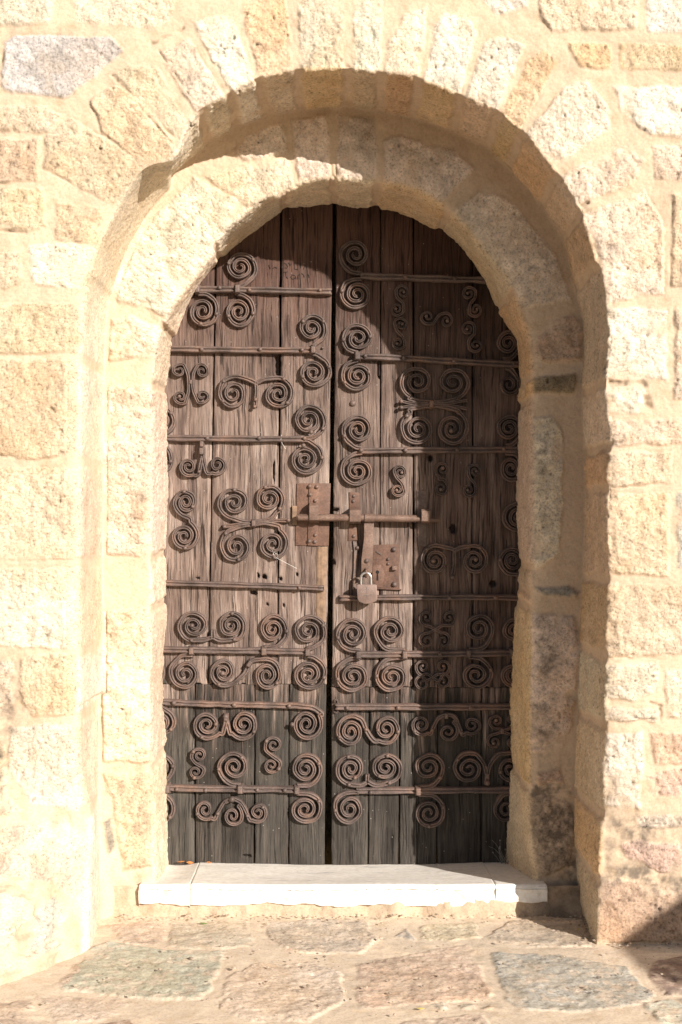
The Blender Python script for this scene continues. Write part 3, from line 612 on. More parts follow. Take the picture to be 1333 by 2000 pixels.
def plank(leaf, xt0, xt1, xb0, xb1, yt, yb, seed, mat=None, dy=0.0, endjag=0.0):
    wid = abs(xt1 - xt0) / 520.; hei = abs(yb - yt) / 520.
    n = max(14, int(wid / .0035)); m = max(30, int(hei / .0055))
    u = np.linspace(0, 1, n)[:, None]; v = np.linspace(0, 1, m)[None, :]
    pxx = (xt0 + (xt1 - xt0) * u) * (1 - v) + (xb0 + (xb1 - xb0) * u) * v; pyy = yt + (yb - yt) * v + 0 * u
    x = (pxx - 667) / 520; z = CAMZ + (1000 - pyy) / 520
    Q = np.stack([x, np.zeros_like(x) + YD, z], -1)
    e = np.minimum(u, 1 - u) * wid; em = np.exp(-(e / .004) ** 2)
    ej = fbm(np.stack([x * 0 + seed, z * 9, z * 0], -1), 1.2, 4, seed, .6)
    x = x + (em * np.where(u < .5, -1, 1)) * .0022 * ej
    y = YD + dy + em * (.003 + .004 * np.clip(ej, 0, 1)) + .0016 * fbm(Q * np.array([14, 1, 1.0]), 5, 4, seed + 3) + .0012 * fbm(Q * np.array([30, 1, .8]), 6, 2, seed + 6)
    ck = np.clip(np.abs(fbm(Q * np.array([16, 1, .9]), 4, 3, seed + 13)) * 16 - 0, 0, 1); mask = np.clip(fbm(Q, 5, 2, seed + 15) * 3 + .15, 0, 1)
    y = y + (1 - ck) * .004 * mask
    if endjag: z = z + (v > .995) * endjag * fbm(Q * np.array([1, 0, 0]), 60, 2, seed)
    for hx, hy, a, b_ in HOLES:
        if b_ > 0:
            d = np.hypot((pxx - hx) / a, (pyy - hy) / b_) + .25 * vnoise(Q, 90, 5); y = y + .035 * (1 - sstep((d - .75) / .4))
    Fv = np.stack([x, y, z], -1)
    # sides, folded back
    ring = np.concatenate([Fv[:, :1] + [0, .045, 0], Fv, Fv[:, -1:] + [0, .045, 0]], 1)
    ring = np.concatenate([ring[:1] + [0, .045, 0], ring, ring[-1:] + [0, .045, 0]], 0)
    return np_mesh('plank', ring.reshape(-1, 3), grid_quads(ring.shape[0], ring.shape[1], False), mat or M_WOOD, leaf)
SPL = 1336
for a in [(290, 423.5, 290, 405.5), (426.5, 548, 408, 541.5), (552, 651.5, 544, 638.5)]:
    plank(leafL, *a, 370, SPL, int(a[0]), dy=.001 * (a[0] % 3), endjag=.006)
for a in [(290, 380.5, 290, 380), (382.5, 498, 382.5, 496), (500, 564.5, 498.5, 564), (566, 638.3, 566, 634.5)]:
    plank(leafL, *a, SPL + .7, 1692, int(a[0]) + 5, dy=.0008)
for a in [(658.5, 744, 649, 741), (745.8, 807.5, 743, 806), (810.5, 923, 809, 922), (925.5, 1060, 924.5, 1060)]:
    plank(leafR, *a, 370, SPL + 6, int(a[0]), dy=.001 * (a[0] % 2), endjag=.006)
for a in [(648.5, 722, 648.5, 719), (723.5, 781, 721, 778.5), (783.5, 855, 781.5, 853), (856.5, 942, 855, 940), (943.5, 1060, 942, 1060)]:
    plank(leafR, *a, SPL + 6.7, 1696, int(a[0]) + 9, dy=.0005)
plank(leafL, 620, 640, 618, 637, 1068, 1215, 88, M_NEWWOOD, -.004).name = 'repair_strip'

# --- ironwork
PROF = [(-.5, .0), (-.5, .50), (-.42, .84), (-.27, 1.0), (-.13, .90), (-.04, .66), (.04, .66), (.13, .90), (.27, 1.0), (.42, .84), (.5, .50), (.5, .0)]
def resample(pts, wd, step):
    p = np.array(pts, float); wd = np.array(wd, float)
    d = np.concatenate([[0], np.cumsum(np.hypot(*np.diff(p, axis=0).T))]); n = max(6, int(d[-1] / step)); t = np.linspace(0, d[-1], n)
    return np.stack([np.interp(t, d, p[:, 0]), np.interp(t, d, p[:, 1])], 1), np.interp(t, d, wd)
def catmull(pts, k=8):
    p = [np.array(x, float) for x in pts]; p = [2 * p[0] - p[1]] + p + [2 * p[-1] - p[-2]]; out = []
    for i in range(1, len(p) - 2):
        for t in np.linspace(0, 1, k, endpoint=False):
            out.append(.5 * ((2 * p[i]) + (-p[i - 1] + p[i + 1]) * t + (2 * p[i - 1] - 5 * p[i] + 4 * p[i + 1] - p[i + 2]) * t * t + (-p[i - 1] + 3 * p[i] - 3 * p[i + 1] + p[i + 2]) * t ** 3))
    out.append(p[-2]); return out
class Iron:
    def __init__(s): s.V = []; s.Q = []; s.n = 0
    def bar(s, pts, wd, h=.011, base=0.0, step=1.6, jit=.55):
        """pts in photo px on the door plane, wd px; a forged bar with two ridges"""
        p, ww = resample(pts, wd if hasattr(wd, '__len__') else [wd] * len(pts), step)
        s.paths = getattr(s, 'paths', []) + [p]; n = len(p); ph = rng.uniform(0, 50); tt = np.arange(n)
        p = p + jit * np.stack([np.sin(tt * .31 + ph) + np.sin(tt * .13 + ph), np.cos(tt * .27 + ph)], 1) * .6
        d = np.gradient(p, axis=0); d /= np.linalg.norm(d, axis=1, keepdims=True) + 1e-9; nn = np.stack([-d[:, 1], d[:, 0]], 1)
        hh = h * (1 + .10 * np.sin(tt * .21 + ph)); ww = ww * (1 + .07 * np.sin(tt * .17 + ph * 2) + .04 * np.sin(tt * .47 + ph)); hh[0] *= .7; hh[-1] *= .7
        m = len(PROF); V = np.zeros((n, m, 3))
        for j, (a, t) in enumerate(PROF):
            q = p + nn * (a * ww)[:, None]; V[:, j, 0] = (q[:, 0] - 667) / 520; V[:, j, 2] = CAMZ + (1000 - q[:, 1]) / 520; V[:, j, 1] = YD + .003 - base - t * hh - (0 if t == 0 else .003)
        Q = grid_quads(n, m); s.V.append(V.reshape(-1, 3)); s.Q.append(Q + s.n)
        for i in (0, n - 1):   # caps
            c = i * m; s.Q.append(np.array([[c + j, c + j + 1, c + m - 2 - j, c + m - 1 - j] for j in range(m // 2 - 1)]) + s.n)
        s.n += n * m; return p
    def build(s, name, parent, mat=None):
        return np_mesh(name, np.concatenate(s.V), np.concatenate(s.Q), mat or M_IRON, parent)
def spiral_pts(cx, cy, r, a0, dr, turns=None, w0=None):
    if turns is None: turns = 2.3 if r >= 27 else (1.75 if r >= 18.5 else 1.4)
    if w0 is None: w0 = 8.8 if r >= 27 else (7.4 if r >= 18.5 else 6.2)
    turns *= rng.uniform(.94, 1.08); n = int(turns * 30); s = np.linspace(0, 1, n); el = rng.uniform(.95, 1.05)
    r0 = r - w0 / 2; r1 = w0 * .42
    rad = r1 + (r0 - r1) * (1 - s) ** 1.06 + .05 * r * np.clip(1 - s * turns * 2.2, 0, 1)
    a = np.radians(a0) + dr * turns * 2 * math.pi * s
    return [(cx + x * el, cy - y / el) for x, y in zip(rad * np.cos(a), rad * np.sin(a))], list(w0 * (1 - .34 * s))
# shared small parts
def shared(fn):
    o = fn(); return o
_b = B(); _b.dome((0, 0, 0), .0085, .0105); _me = bpy.data.meshes.new('rivet'); _b.bm.normal_update(); _b.bm.to_mesh(_me); _b.bm.free(); _me.materials.append(M_IRON); RIVET = _me
for p_ in RIVET.polygons: p_.use_smooth = True
_b = B(); _b.box((0, -.016, 0), (.0250, .036, .040), .0035, None, .62); _me = bpy.data.meshes.new('collar'); bmesh.ops.recalc_face_normals(_b.bm, faces=_b.bm.faces[:]); _b.bm.to_mesh(_me); _b.bm.free(); _me.materials.append(M_IRON); COLLAR = _me
def place(me, name, px, py, parent, dy=0.0, rot=0.0, sc=1.0):
    o = bpy.data.objects.new(name, me); SC.collection.objects.link(o); o.parent = parent
    x, z = W(px, py); f = off(parent); o.location = (x - f[0], YD - dy - f[1], z - f[2]); o.rotation_euler = (0, math.radians(rot), 0)
    o.scale = (sc * rng.uniform(.92, 1.08),) * 3; return o
def rivet(px, py, parent, h=.010, sc=1.0): return place(RIVET, 'rivet', px, py, parent, h, rng.uniform(0, 360), sc)
def collar(px, py, parent, rot=0.0, sc=1.0): return place(COLLAR, 'collar', px, py, parent, .002, rot, sc)
def scroll(parent, cx, cy, r, kind, col=None, sy=None, riv=1, rest=None):
    """kind: ur ul dr dl = scroll above/below its strap, tail to the right/left side"""
    a0, dr = {'ur': (-45, 1), 'ul': (-135, -1), 'dr': (45, -1), 'dl': (135, 1)}[kind]
    sp, ws = spiral_pts(cx, cy, r, a0, dr); sgn = 1 if kind[1] == 'r' else -1; v = -3 if kind[0] == 'u' else 3
    x0 = col if col is not None else cx - sgn * 8
    gap = abs(x0 - sp[0][0]); tail = [(x0 - sgn * 2, sy + v)]
    mx = cx + sgn * .22 * r
    if sgn * (mx - x0) > 5: tail.append((mx, sy + v * 1.3 + (sp[0][1] - sy - v) * .10))
    pts = catmull(tail + sp[:3], 6)[:-12] + sp[1:] if gap > 4 else tail + sp
    wd = [9.2] * (len(pts) - len(ws)) + ws if len(pts) >= len(ws) else ws[-len(pts):]
    I = Iron(); q = I.bar(pts, wd, .021, step=1.7); o = I.build('scroll', parent)
    n0 = len(q)
    for k in range(riv):
        i = int(n0 * (rng.uniform(.16, .26) if k == 0 else rng.uniform(.38, .5))); rivet(q[i][0], q[i][1], parent, .019, .95)
    return o
def strap(leaf, pts, rivets=(), collars=(), width=13, h=.0250, mat=None):
    I = Iron(); I.bar(catmull(pts, 6) if len(pts) > 2 else pts, width, h, step=3.0, jit=.35); o = I.build('iron_strap', leaf, mat)
    o.location = (0, 0, 0)
    for r in rivets: rivet(r[0], r[1], o, .0225)
    for c in collars: collar(c[0], c[1], o)
    return o
def orn(leaf, bars, rivets=(), collars=(), h=.0205):
    """free ornament: bars of ('s', tail points, cx,cy,r,a0,dr) or ('l', points, width) or ('ss', c1, c2) joined spirals"""
    I = Iron()
    for b in bars:
        if b[0] == 'l': I.bar(catmull(b[1], 6) if len(b[1]) > 2 else b[1], b[2], h)
        elif b[0] == 's':
            sp, ws = spiral_pts(*b[2:7]); t = list(b[1])
            if t: pts = catmull(t + [sp[0], sp[1], sp[2]], 6)[:-12] + sp[1:]
            else: pts = sp
            I.bar(pts, [ws[0] * 1.05] * (len(pts) - len(ws)) + ws if len(pts) > len(ws) else ws[:len(pts)], h)
        elif b[0] == 'ss':
            s1, w1 = spiral_pts(*b[1]); s2, w2 = spiral_pts(*b[2]); mid = catmull([s1[2], s1[0]] + list(b[3] if len(b) > 3 else []) + [s2[0], s2[2]], 6)
            mid = mid[6:-6]; pts = s1[::-1] + mid + s2; I.bar(pts, w1[::-1] + [w1[0] * 1.12] * len(mid) + w2, h)
    o = I.build('scroll_ornament', leaf)
    allp = np.concatenate(I.paths)
    for r in rivets:
        nr = allp[np.argmin(np.hypot(allp[:, 0] - r[0], allp[:, 1] - r[1]))]; r = (nr[0], nr[1]) + tuple(r[2:]); rivet(r[0], r[1], o, .0185, .9 if len(r) < 3 else r[2])
    for c in collars: collar(c[0], c[1], o, c[2] if len(c) > 2 else 0, c[3] if len(c) > 3 else .8)
    return o
# LEFT LEAF straps with their scrolls
s = strap(leafL, [(376, 566), (470, 567), (560, 569), (649, 571)], [(431, 564), (489, 569), (626, 569)], [(388, 567), (466, 567)])
scroll(s, 471, 523, 34, 'ur', 468, 563, 2); scroll(s, 398, 609, 34, 'dr', 390, 572, 2); scroll(s, 468, 610, 34, 'dr', 468, 572, 2)
s = strap(leafL, [(320, 682), (430, 684), (540, 685), (618, 685)], [(396, 684), (510, 684), (591, 685)], [(613, 685)])
scroll(s, 610, 642, 32, 'ur', 613, 681, 2); scroll(s, 614, 728, 35, 'dr', 613, 689, 2); rivet(631, 680, s, .004, .6)
s = strap(leafL, [(320, 856), (430, 857), (520, 858), (596, 858)], [(407, 857), (508, 857), (596, 857), (609, 845), (594, 871)])
scroll(s, 604, 821, 36, 'ur', 594, 860, 1); scroll(s, 598, 897, 36, 'dr', 594, 857, 1); scroll(s, 312, 820, 33, 'ur', 316, 858, 1); scroll(s, 308, 899, 33, 'dr', 312, 858, 1)
strap(leafL, [(318, 1138), (420, 1141), (520, 1144), (634, 1148.5)], [(586, 1148)], (), 11.5)
s = strap(leafL, [(316, 1268), (440, 1270), (540, 1271), (604, 1273)], (), [(376, 1270), (517, 1271), (602, 1273)])
scroll(s, 534, 1228, 33, 'ur', 519, 1267, 1); scroll(s, 604, 1231, 36, 'ur', 602, 1269, 1); scroll(s, 364, 1315, 34, 'dl', 376, 1275, 0); scroll(s, 604, 1316, 36, 'dr', 602, 1277, 1); scroll(s, 292, 1312, 32, 'ur', 290, 1350, 0)
I = Iron(); sp, ws = spiral_pts(600, 1413, 34, 35, -1); tp = catmull([(314, 1370), (400, 1374), (500, 1376), (585, 1378), (612, 1382), (630, 1394)] + sp[:3], 6)[:-12]
pts = tp + sp[1:]; I.bar(pts, [12] * (len(tp) - 14) + list(np.linspace(12, ws[0], 14)) + ws[1:], .024); s = I.build('iron_strap', leafL)
for r in [(342, 1371), (459, 1375), (566, 1377), (572, 1413)]: rivet(r[0], r[1], s, .0225)
s = strap(leafL, [(318, 1537), (400, 1539), (500, 1540), (584, 1541)], [(348, 1539), (404, 1541), (504, 1540), (558, 1541)], [(329, 1538), (471, 1539), (581, 1541)])
scroll(s, 459, 1496, 34, 'ul', 471, 1535, 2); scroll(s, 598, 1500, 34, 'ur', 583, 1537, 1); scroll(s, 597, 1579, 34, 'dr', 583, 1545, 1); scroll(s, 312, 1496, 31, 'ur', 320, 1534, 1); scroll(s, 312, 1579, 32, 'dr', 320, 1543, 1)
# ornaments, left leaf
orn(leafL, [('ss', (352.5, 725, 17, 60, 1), (355, 776, 17, -60, -1), [(368, 730), (371, 750), (369, 768)]), ('ss', (396, 726, 17, 120, -1), (397, 774, 17, -120, 1), [(380, 730), (378, 750), (381, 768)])], [(352, 776)], [(374.5, 747, 0, .62)])
orn(leafL, [('s', [(505, 751), (490, 743)], 457.5, 769, 35, 75, 1), ('s', [(499, 751), (514, 743)], 544.5, 770, 35, 105, -1), ('l', [(502, 748), (502, 770), (499, 795)], 8)], [(500, 781), (496, 796), (430, 790), (435, 742), (568, 795), (556, 742)])
orn(leafL, [('s', [(396, 864), (396, 890), (393, 915), (387, 928)], 370, 912, 21, -60, -1), ('s', [(396, 864), (397, 890), (402, 915), (408, 926)], 426, 908, 21, -120, 1)], [(390, 922)], [(396, 868, 0, .8), (396, 882, 0, .9)])
orn(leafL, [('ss', (365, 981, 28, -110, -1), (361.5, 1047, 32, 65, -1), [(372, 1013)])], [(361, 957), (364, 1078), (391, 998)])
orn(leafL, [('s', [(500, 1020), (478, 1019)], 460, 981, 35, -110, -1), ('s', [(497, 1020), (530, 1014)], 526.5, 974, 33, -62, 1), ('s', [(500, 1025), (475, 1027)], 464, 1067, 36, 118, 1), ('s', [(497, 1024), (520, 1022), (545, 1027)], 534, 1063, 34, 62, -1),
  ('l', [(437, 1029), (470, 1024), (500, 1022), (535, 1018), (566, 1016)], 8)], [(460, 949), (517, 946), (551, 997), (440, 1040), (469, 1098), (537, 1092), (439, 1026), (564, 1013)], [(497, 1022, 0, .8)])
orn(leafL, [('s', [(417, 1244), (400, 1249)], 381, 1221, 34, -110, -1), ('s', [(417, 1244), (435, 1250)], 453, 1221, 32, -62, 1), ('l', [(417, 1246), (417, 1230)], 9)], [(381, 1221, 1.1), (461, 1253), (456, 1193), (376, 1251)])
orn(leafL, [('s', [(492, 1291), (478, 1316), (462, 1330)], 438.7, 1311, 31, -62, -1), ('s', [(488, 1293), (500, 1288)], 523, 1318, 33, 100, -1)], [(438, 1310, 1.1), (546, 1337), (428, 1338)], [(489, 1295, 35, .9)])
orn(leafL, [('s', [(443, 1398), (441, 1415), (436, 1432)], 405.6, 1414.5, 32, -35, -1), ('s', [(443, 1398), (446, 1415), (451, 1432)], 477.6, 1413.6, 32, -145, 1)], [(443, 1386, 1.3), (424, 1413), (463, 1425), (506, 1431), (393, 1446)], [(443, 1400, 0, .9)])
orn(leafL, [('ss', (391, 1474, 16, 150, -1), (384, 1506, 16, -20, -1), [(376, 1478), (384, 1489), (399, 1500)])], [(381, 1517), (378, 1465)])
orn(leafL, [('ss', (536, 1454, 18.4, 150, -1), (531.5, 1493, 18.4, -10, -1), [(520, 1462), (531, 1474), (547, 1485)])], [(523, 1447), (547, 1501)])
orn(leafL, [('s', [(455, 1559), (441, 1564), (430, 1580), (422, 1598)], 401.5, 1580, 22, -50, -1), ('s', [(440, 1566), (455, 1559), (472, 1566)], 456, 1592, 24, 60, -1), ('s', [(455, 1559), (470, 1564), (481, 1580), (488, 1599)], 505.6, 1585, 22, -125, 1)], [(455, 1559, 1.4), (455, 1568, 1.2), (381, 1590), (432, 1589), (480, 1593), (516, 1573)])
s = strap(leafL, [(306, 1371), (316, 1371)], (), ()); scroll(s, 315, 1411, 30, 'dr', 318, 1376, 1)
# RIGHT LEAF straps
s = strap(leafR, [(704, 540), (790, 543), (880, 546), (985, 549)], [(708, 538), (792, 543), (888, 546)])
scroll(s, 695, 499, 33, 'ul', 706, 538, 0); scroll(s, 698, 576, 34, 'dl', 706, 543, 1)
s = strap(leafR, [(698, 697), (800, 701), (900, 707), (1025, 713)], [(714, 697), (789, 701), (887, 707), (1003, 711)], [(699, 697)])
scroll(s, 701, 661, 34, 'ul', 699, 693, 2); scroll(s, 700, 735, 34, 'dl', 699, 701, 2); scroll(s, 992, 671, 28, 'ur', 984, 706, 1); scroll(s, 994, 752, 24, 'dr', 990, 716, 0)
s = strap(leafR, [(704, 881), (800, 880), (900, 879), (1025, 878)], [(706, 880), (792, 880), (893, 879), (984, 877)])
scroll(s, 701, 840, 34, 'ul', 707, 879, 1); scroll(s, 700, 920, 35, 'dl', 707, 882, 0); scroll(s, 994, 837, 30, 'ur', 988, 874, 0); scroll(s, 998, 915, 29, 'dr', 990, 882, 0)
strap(leafR, [(664, 1168), (760, 1167), (900, 1166), (1030, 1167)], [(878, 1166), (968, 1166)], (), 11.5)
s = strap(leafR, [(700, 1278), (800, 1277), (900, 1276), (1025, 1274)], [(859, 1276)], [(701, 1278), (791, 1278), (916, 1275), (1000, 1273)])
scroll(s, 691, 1237, 35, 'ul', 702, 1274, 1); scroll(s, 764, 1232, 34, 'ul', 790, 1273, 0); scroll(s, 691, 1320, 36, 'dl', 702, 1282, 1); scroll(s, 767, 1321, 35, 'dl', 790, 1281, 1)
scroll(s, 935, 1227, 33, 'ur', 918, 1271, 0); scroll(s, 930, 1317, 33, 'dr', 918, 1279, 1); scroll(s, 1004, 1231, 29, 'ur', 1001, 1270, 0); scroll(s, 1000, 1317, 28, 'dr', 1001, 1278, 0)
s = strap(leafR, [(656, 1380), (780, 1380), (900, 1380), (1025, 1379)], [(679, 1381), (778, 1381), (919, 1380)])
I = Iron()
for yy, dd, aa in ((1369.5, 1, -45), (1388.5, -1, 45)): sp, ws = spiral_pts(656.5, yy, 6.2, aa, dd, .8, 3.6); I.bar([(668, 1378 if dd > 0 else 1382)] + sp, [4] + ws, .009, step=.8)
I.build('strap_curl', s)
s = strap(leafR, [(697, 1543.5), (760, 1543), (860, 1542), (1025, 1541)], [(725, 1545)], [(817, 1543)])
scroll(s, 683.5, 1578, 34, 'dl', 700, 1543, 1); scroll(s, 837, 1497, 33, 'ur', 820, 1539, 1); scroll(s, 838, 1586, 34, 'dr', 820, 1547, 2); scroll(s, 989, 1581, 26, 'dl', 1000, 1545, 0)
# ornaments, right leaf
for (a, b_, c_, d_) in [(787, 572, 776, 605), (784, 635, 778, 671), (916, 575, 929.5, 606), (914.5, 643, 929.5, 675.5), (782.5, 923, 777.5, 957), (928, 920, 916, 957)]:
    if a < c_ : orn(leafR, [('ss', (a, b_, 16, 30, 1), (c_, d_, 16, 210, 1), [((a + c_) / 2 + 5, (b_ + d_) / 2 - 8), ((a + c_) / 2 - 5, (b_ + d_) / 2 + 6)])], [(a, b_, .75), (c_, d_, .75)])
    else: orn(leafR, [('ss', (a, b_, 16, 160, -1), (c_, d_, 16, -20, -1), [((a + c_) / 2 - 5, (b_ + d_) / 2 - 7), ((a + c_) / 2 + 6, (b_ + d_) / 2 + 6)])], [(a, b_, .75), (c_, d_, .75)])
orn(leafR, [('ss', (865, 917, 18, -110, -1), (862, 954, 18.4, 70, -1), [(858, 936), (868, 936)])], [(865, 917), (862, 954)])
orn(leafR, [('ss', (835.5, 620, 17, -60, -1), (872, 627, 17, 110, -1), [(848, 631), (858, 617)])], [(835, 620), (872, 627)])
I = B(); x_, z_ = W(690, 788); I.dome((x_, YD, z_), .012, .010); I.build('boss', M_IRON, leafR)
orn(leafR, [('s', [(850, 787), (825, 785), (800, 780)], 815.5, 746, 36, -110, -1), ('s', [(838, 787), (870, 785), (895, 778)], 885, 747, 35, -70, 1), ('s', [(850, 793), (825, 795), (800, 801)], 817, 838, 37, 112, 1), ('s', [(838, 793), (870, 795), (896, 803)], 882.5, 838, 37, 68, -1),
  ('l', [(784, 785), (812, 789), (843, 788), (880, 788), (913, 782)], 6.5), ('l', [(784, 797), (812, 792), (843, 793), (880, 793), (913, 799)], 6.5)], [(783, 783), (783, 798), (881, 837, 1.1), (790, 808)], [(843, 790, 0, .85)])
orn(leafR, [('s', [(892, 1076), (878, 1070)], 850, 1094.5, 32, 75, 1), ('s', [(884, 1076), (898, 1070)], 926.5, 1094.5, 32, 105, -1), ('l', [(888, 1073), (888, 1100), (884, 1128)], 8)], [(884, 1127, 1.1), (850, 1094, 1.1), (926, 1094, 1.1), (829, 1068), (940, 1066)])
s = strap(leafR, [(1016, 985), (1030, 985)], ()); scroll(s, 1012, 1012, 31, 'dl', 1022, 980, 0); scroll(s, 1001, 1093, 28, 'ul', 1012, 1125, 1)
for (tl, tr, bl, br, c_, r1, k) in [((833.5, 1205.5), (877, 1205.5), (834, 1250.5), (866.5, 1250.5), (850.6, 1229), 17.5, .55), ((826, 1301.5), (865, 1301.5), (826, 1333.5), (865, 1330), (845.5, 1322), 18, .5)]:
    orn(leafR, [('s', [c_, (c_[0] - 12, c_[1] - 7)], *tl, r1, -95, -1), ('s', [c_, (c_[0] + 12, c_[1] - 7)], *tr, r1, -85, 1), ('s', [c_, (c_[0] - 12, c_[1] + 6)], *bl, r1, 95, 1), ('s', [c_, (c_[0] + 12, c_[1] + 6)], *br, r1, 85, -1)],
        [tl + (.7,), tr + (.7,), br + (.7,)], [(c_[0], c_[1], 0, k)])
orn(leafR, [('ss', (685.6, 1428, 33, 60, 1), (755.5, 1422, 31, -120, 1), [(708, 1406), (716, 1424), (730, 1445)])], [(661, 1438), (718, 1421), (734, 1425), (782, 1428)])
orn(leafR, [('s', [(873, 1394), (858, 1400), (849, 1415), (842, 1432)], 823, 1414.5, 23, -50, -1), ('s', [(858, 1402), (873, 1394), (890, 1402)], 875.5, 1428, 23, 60, -1), ('s', [(873, 1394), (889, 1399), (897, 1416), (904, 1434)], 922, 1415, 21, -125, 1)], [(805, 1430), (901, 1430), (852, 1426)], [(872, 1397, 0, .7)])
orn(leafR, [('s', [(984, 1426), (975, 1422)], 969.5, 1407.6, 17, -95, -1), ('s', [(984, 1426), (975, 1430)], 965.5, 1447.5, 17, 95, 1), ('s', [(980, 1426), (994, 1422)], 1001.5, 1405, 17, -85, 1), ('s', [(980, 1426), (994, 1432)], 1001.5, 1447.5, 17, 85, -1)], [(969, 1407), (965, 1447)], [(981, 1426, 0, .7)])
orn(leafR, [('s', [(718, 1526), (702, 1533)], 686.5, 1500, 33, -105, -1), ('s', [(718, 1526), (736, 1533)], 753.5, 1498, 34, -75, 1), ('l', [(718, 1526), (718, 1511)], 9)], [(682, 1533), (763, 1531), (680, 1473), (757, 1471), (695, 1519), (738, 1518)])
orn(leafR, [('s', [(952, 1512), (945, 1490), (932, 1473)], 916, 1500, 34, 75, 1), ('s', [(952, 1512), (960, 1488), (975, 1472)], 996, 1500, 33, 105, -1), ('l', [(952, 1508), (952, 1532)], 11)], [(952, 1527, 1.2), (893, 1482), (975, 1505)], [(952, 1513, 0, .7)])

# --- lock furniture
def WB(px, py, dy): x, z = W(px, py); return (x, YD - dy, z)
def pbox(x0, x1, y0, y1, d0, d1, bev=.001):
    """px rectangle, from depth d0 to d1 in front of the planks"""
    a = W(x0, y1); c = W(x1, y0); b = B(); b.box(((a[0] + c[0]) / 2, YD - (d0 + d1) / 2, (a[1] + c[1]) / 2), (c[0] - a[0], d1 - d0, c[1] - a[1]), bev); return b
def quadplate(pts, d0, d1, bev=.0008): b = B(); b.prism([W(*p) for p in pts], YD - d0, YD - d1, bev); return b
o = quadplate([(581, 944), (647, 944), (643, 1066), (578, 1065)], -.003, .004).build('staple_plate', M_PLATE, leafL)
q = quadplate([(605, 945), (624, 946), (622, 1066), (602, 1065)], .0045, .009).build('staple_strip', M_PLATE, o)
for r in [(606, 950), (620, 951), (607, 966), (617, 978), (617, 1045), (605, 1057), (616, 1058)]: rivet(r[0], r[1], q, .008, .95)
def loop(xl, xr, yt, yb, out, name, parent, mat, th=.005):
    """a strap of iron bent out over the bolt"""
    zt = W(0, yt)[1]; zb = W(0, yb)[1]; zm = (zt + zb) / 2; hh = (zt - zb) / 2
    prof = [(zt, .004), (zt - .001, out * .75), (zt - hh * .3, out)] + [(zm + hh * t, out + .001) for t in (.3, 0, -.3)] + [(zb + hh * .3, out), (zb + .001, out * .75), (zb, .004)]
    x0 = W(xl, 0)[0]; x1 = W(xr, 0)[0]; bm = bmesh.new(); rows_ = []
    for k, (z, d) in enumerate(prof):
        zi = zm + (z - zm) * (1 - th / hh) ; di = max(.003, d - th)
        rows_.append([bm.verts.new((x0, YD - d, z)), bm.verts.new((x1, YD - d, z)), bm.verts.new((x1, YD - di, zi)), bm.verts.new((x0, YD - di, zi))])
    for A, C in zip(rows_, rows_[1:]):
        for t in range(4): bm.faces.new((A[t], A[(t + 1) % 4], C[(t + 1) % 4], C[t]))
    bm.faces.new(rows_[0]); bm.faces.new(rows_[-1][::-1]); b = B(); b.bm.free(); b.bm = bm; return b.build(name, mat, parent)
loop(606, 624, 982, 1021, .052, 'staple_loop', o, M_BOLT)
pbox(572, 581, 988, 1025, -.002, .012).build('wooden_wedge', M_NEWWOOD, leafL)
o = quadplate([(683, 961), (703, 962), (703, 992), (684, 992)], -.002, .0045).build('staple_plate', M_PLATE, leafR)
loop(684, 705, 992, 1023, .052, 'staple_loop', o, M_BOLT)
for r in [(692, 969), (691, 979), (692, 1047)]: rivet(r[0], r[1], o, .003, .8)
q = quadplate([(682, 1024), (697, 1024), (699, 1055), (681, 1056)], -.002, .004).build('staple_foot', M_PLATE, o)
o = quadplate([(690, 1056), (698, 1060), (699, 1080), (696, 1130), (692, 1150), (688, 1150), (692, 1110), (693, 1075)], -.001, .007).build('chain_strip', M_IRON, leafR); rivet(699, 1070, o, .006, .9); rivet(692, 1149, o, .005, .8)
o = quadplate([(815, 958), (833, 959), (834, 1068), (817, 1066)], -.002, .004).build('keeper_plate', M_IRON, leafR)
loop(823, 839, 994, 1022, .050, 'keeper_loop', o, M_BOLT)
b = B(); b.tube([WB(581, 1010, .032), WB(584, 1010.5, .034), WB(700, 1011.5, .034), WB(813, 1013, .034), WB(813.5, 1013, .034)], [.009, .0135, .0135, .0135, .010], 12)
b.tube([WB(812, 1014, .034), WB(858, 1016, .034), WB(860, 1016, .034)], [.009, .008, .005], 8)
bolt = b.build('bolt', M_BOLT, leafR)
b = B(); b.tube([WB(713, 1011.7, .034), WB(732, 1012, .034)], .0175, 14); b.build('sleeve', M_BOLT, bolt)
hasp = quadplate([(712, 1018), (731, 1018), (730, 1060), (727, 1118), (706, 1118), (707, 1090), (712, 1050)], .028, .034).build('hasp', M_BOLT, bolt)
o = quadplate([(729, 1064), (781, 1063), (779, 1148), (786, 1152), (780, 1152), (727, 1150)], -.003, .010, .001).build('lock_plate', M_PLATE, leafR)
q = quadplate([(728, 1104), (744, 1103), (749, 1112), (752, 1122), (747, 1147), (728, 1147)], .0095, .012, .0008).build('escutcheon', M_PLATE, o)
kb = B(); kx, kz = W(738, 1117); kb.prism([(kx + .0068 * math.cos(t), kz + .0068 * math.sin(t)) for t in np.linspace(math.radians(-65), math.radians(245), 16)] + [(kx - .0035, kz - .032), (kx + .0035, kz - .032)], YD - .008, YD - .0126); kb.build('keyhole', M_DARK, o)
for r, s_ in [((770, 1073), 1.25), ((759, 1092), .8), ((759, 1101), .7), ((771, 1141), 1.2)]: rivet(r[0], r[1], o, .010, s_)
b = B(); x_, z_ = W(771, 1109); b.box((x_, YD - .017, z_), (.018, .016, .016), .002); b.build('square_nut', M_BOLT, o)
I = Iron(); I.bar([(736, 1077), (742, 1080), (747, 1083)], 3, .004, .010); I.build('scratch_tab', o)
rivet(717, 1095, hasp, .032, 1.0)
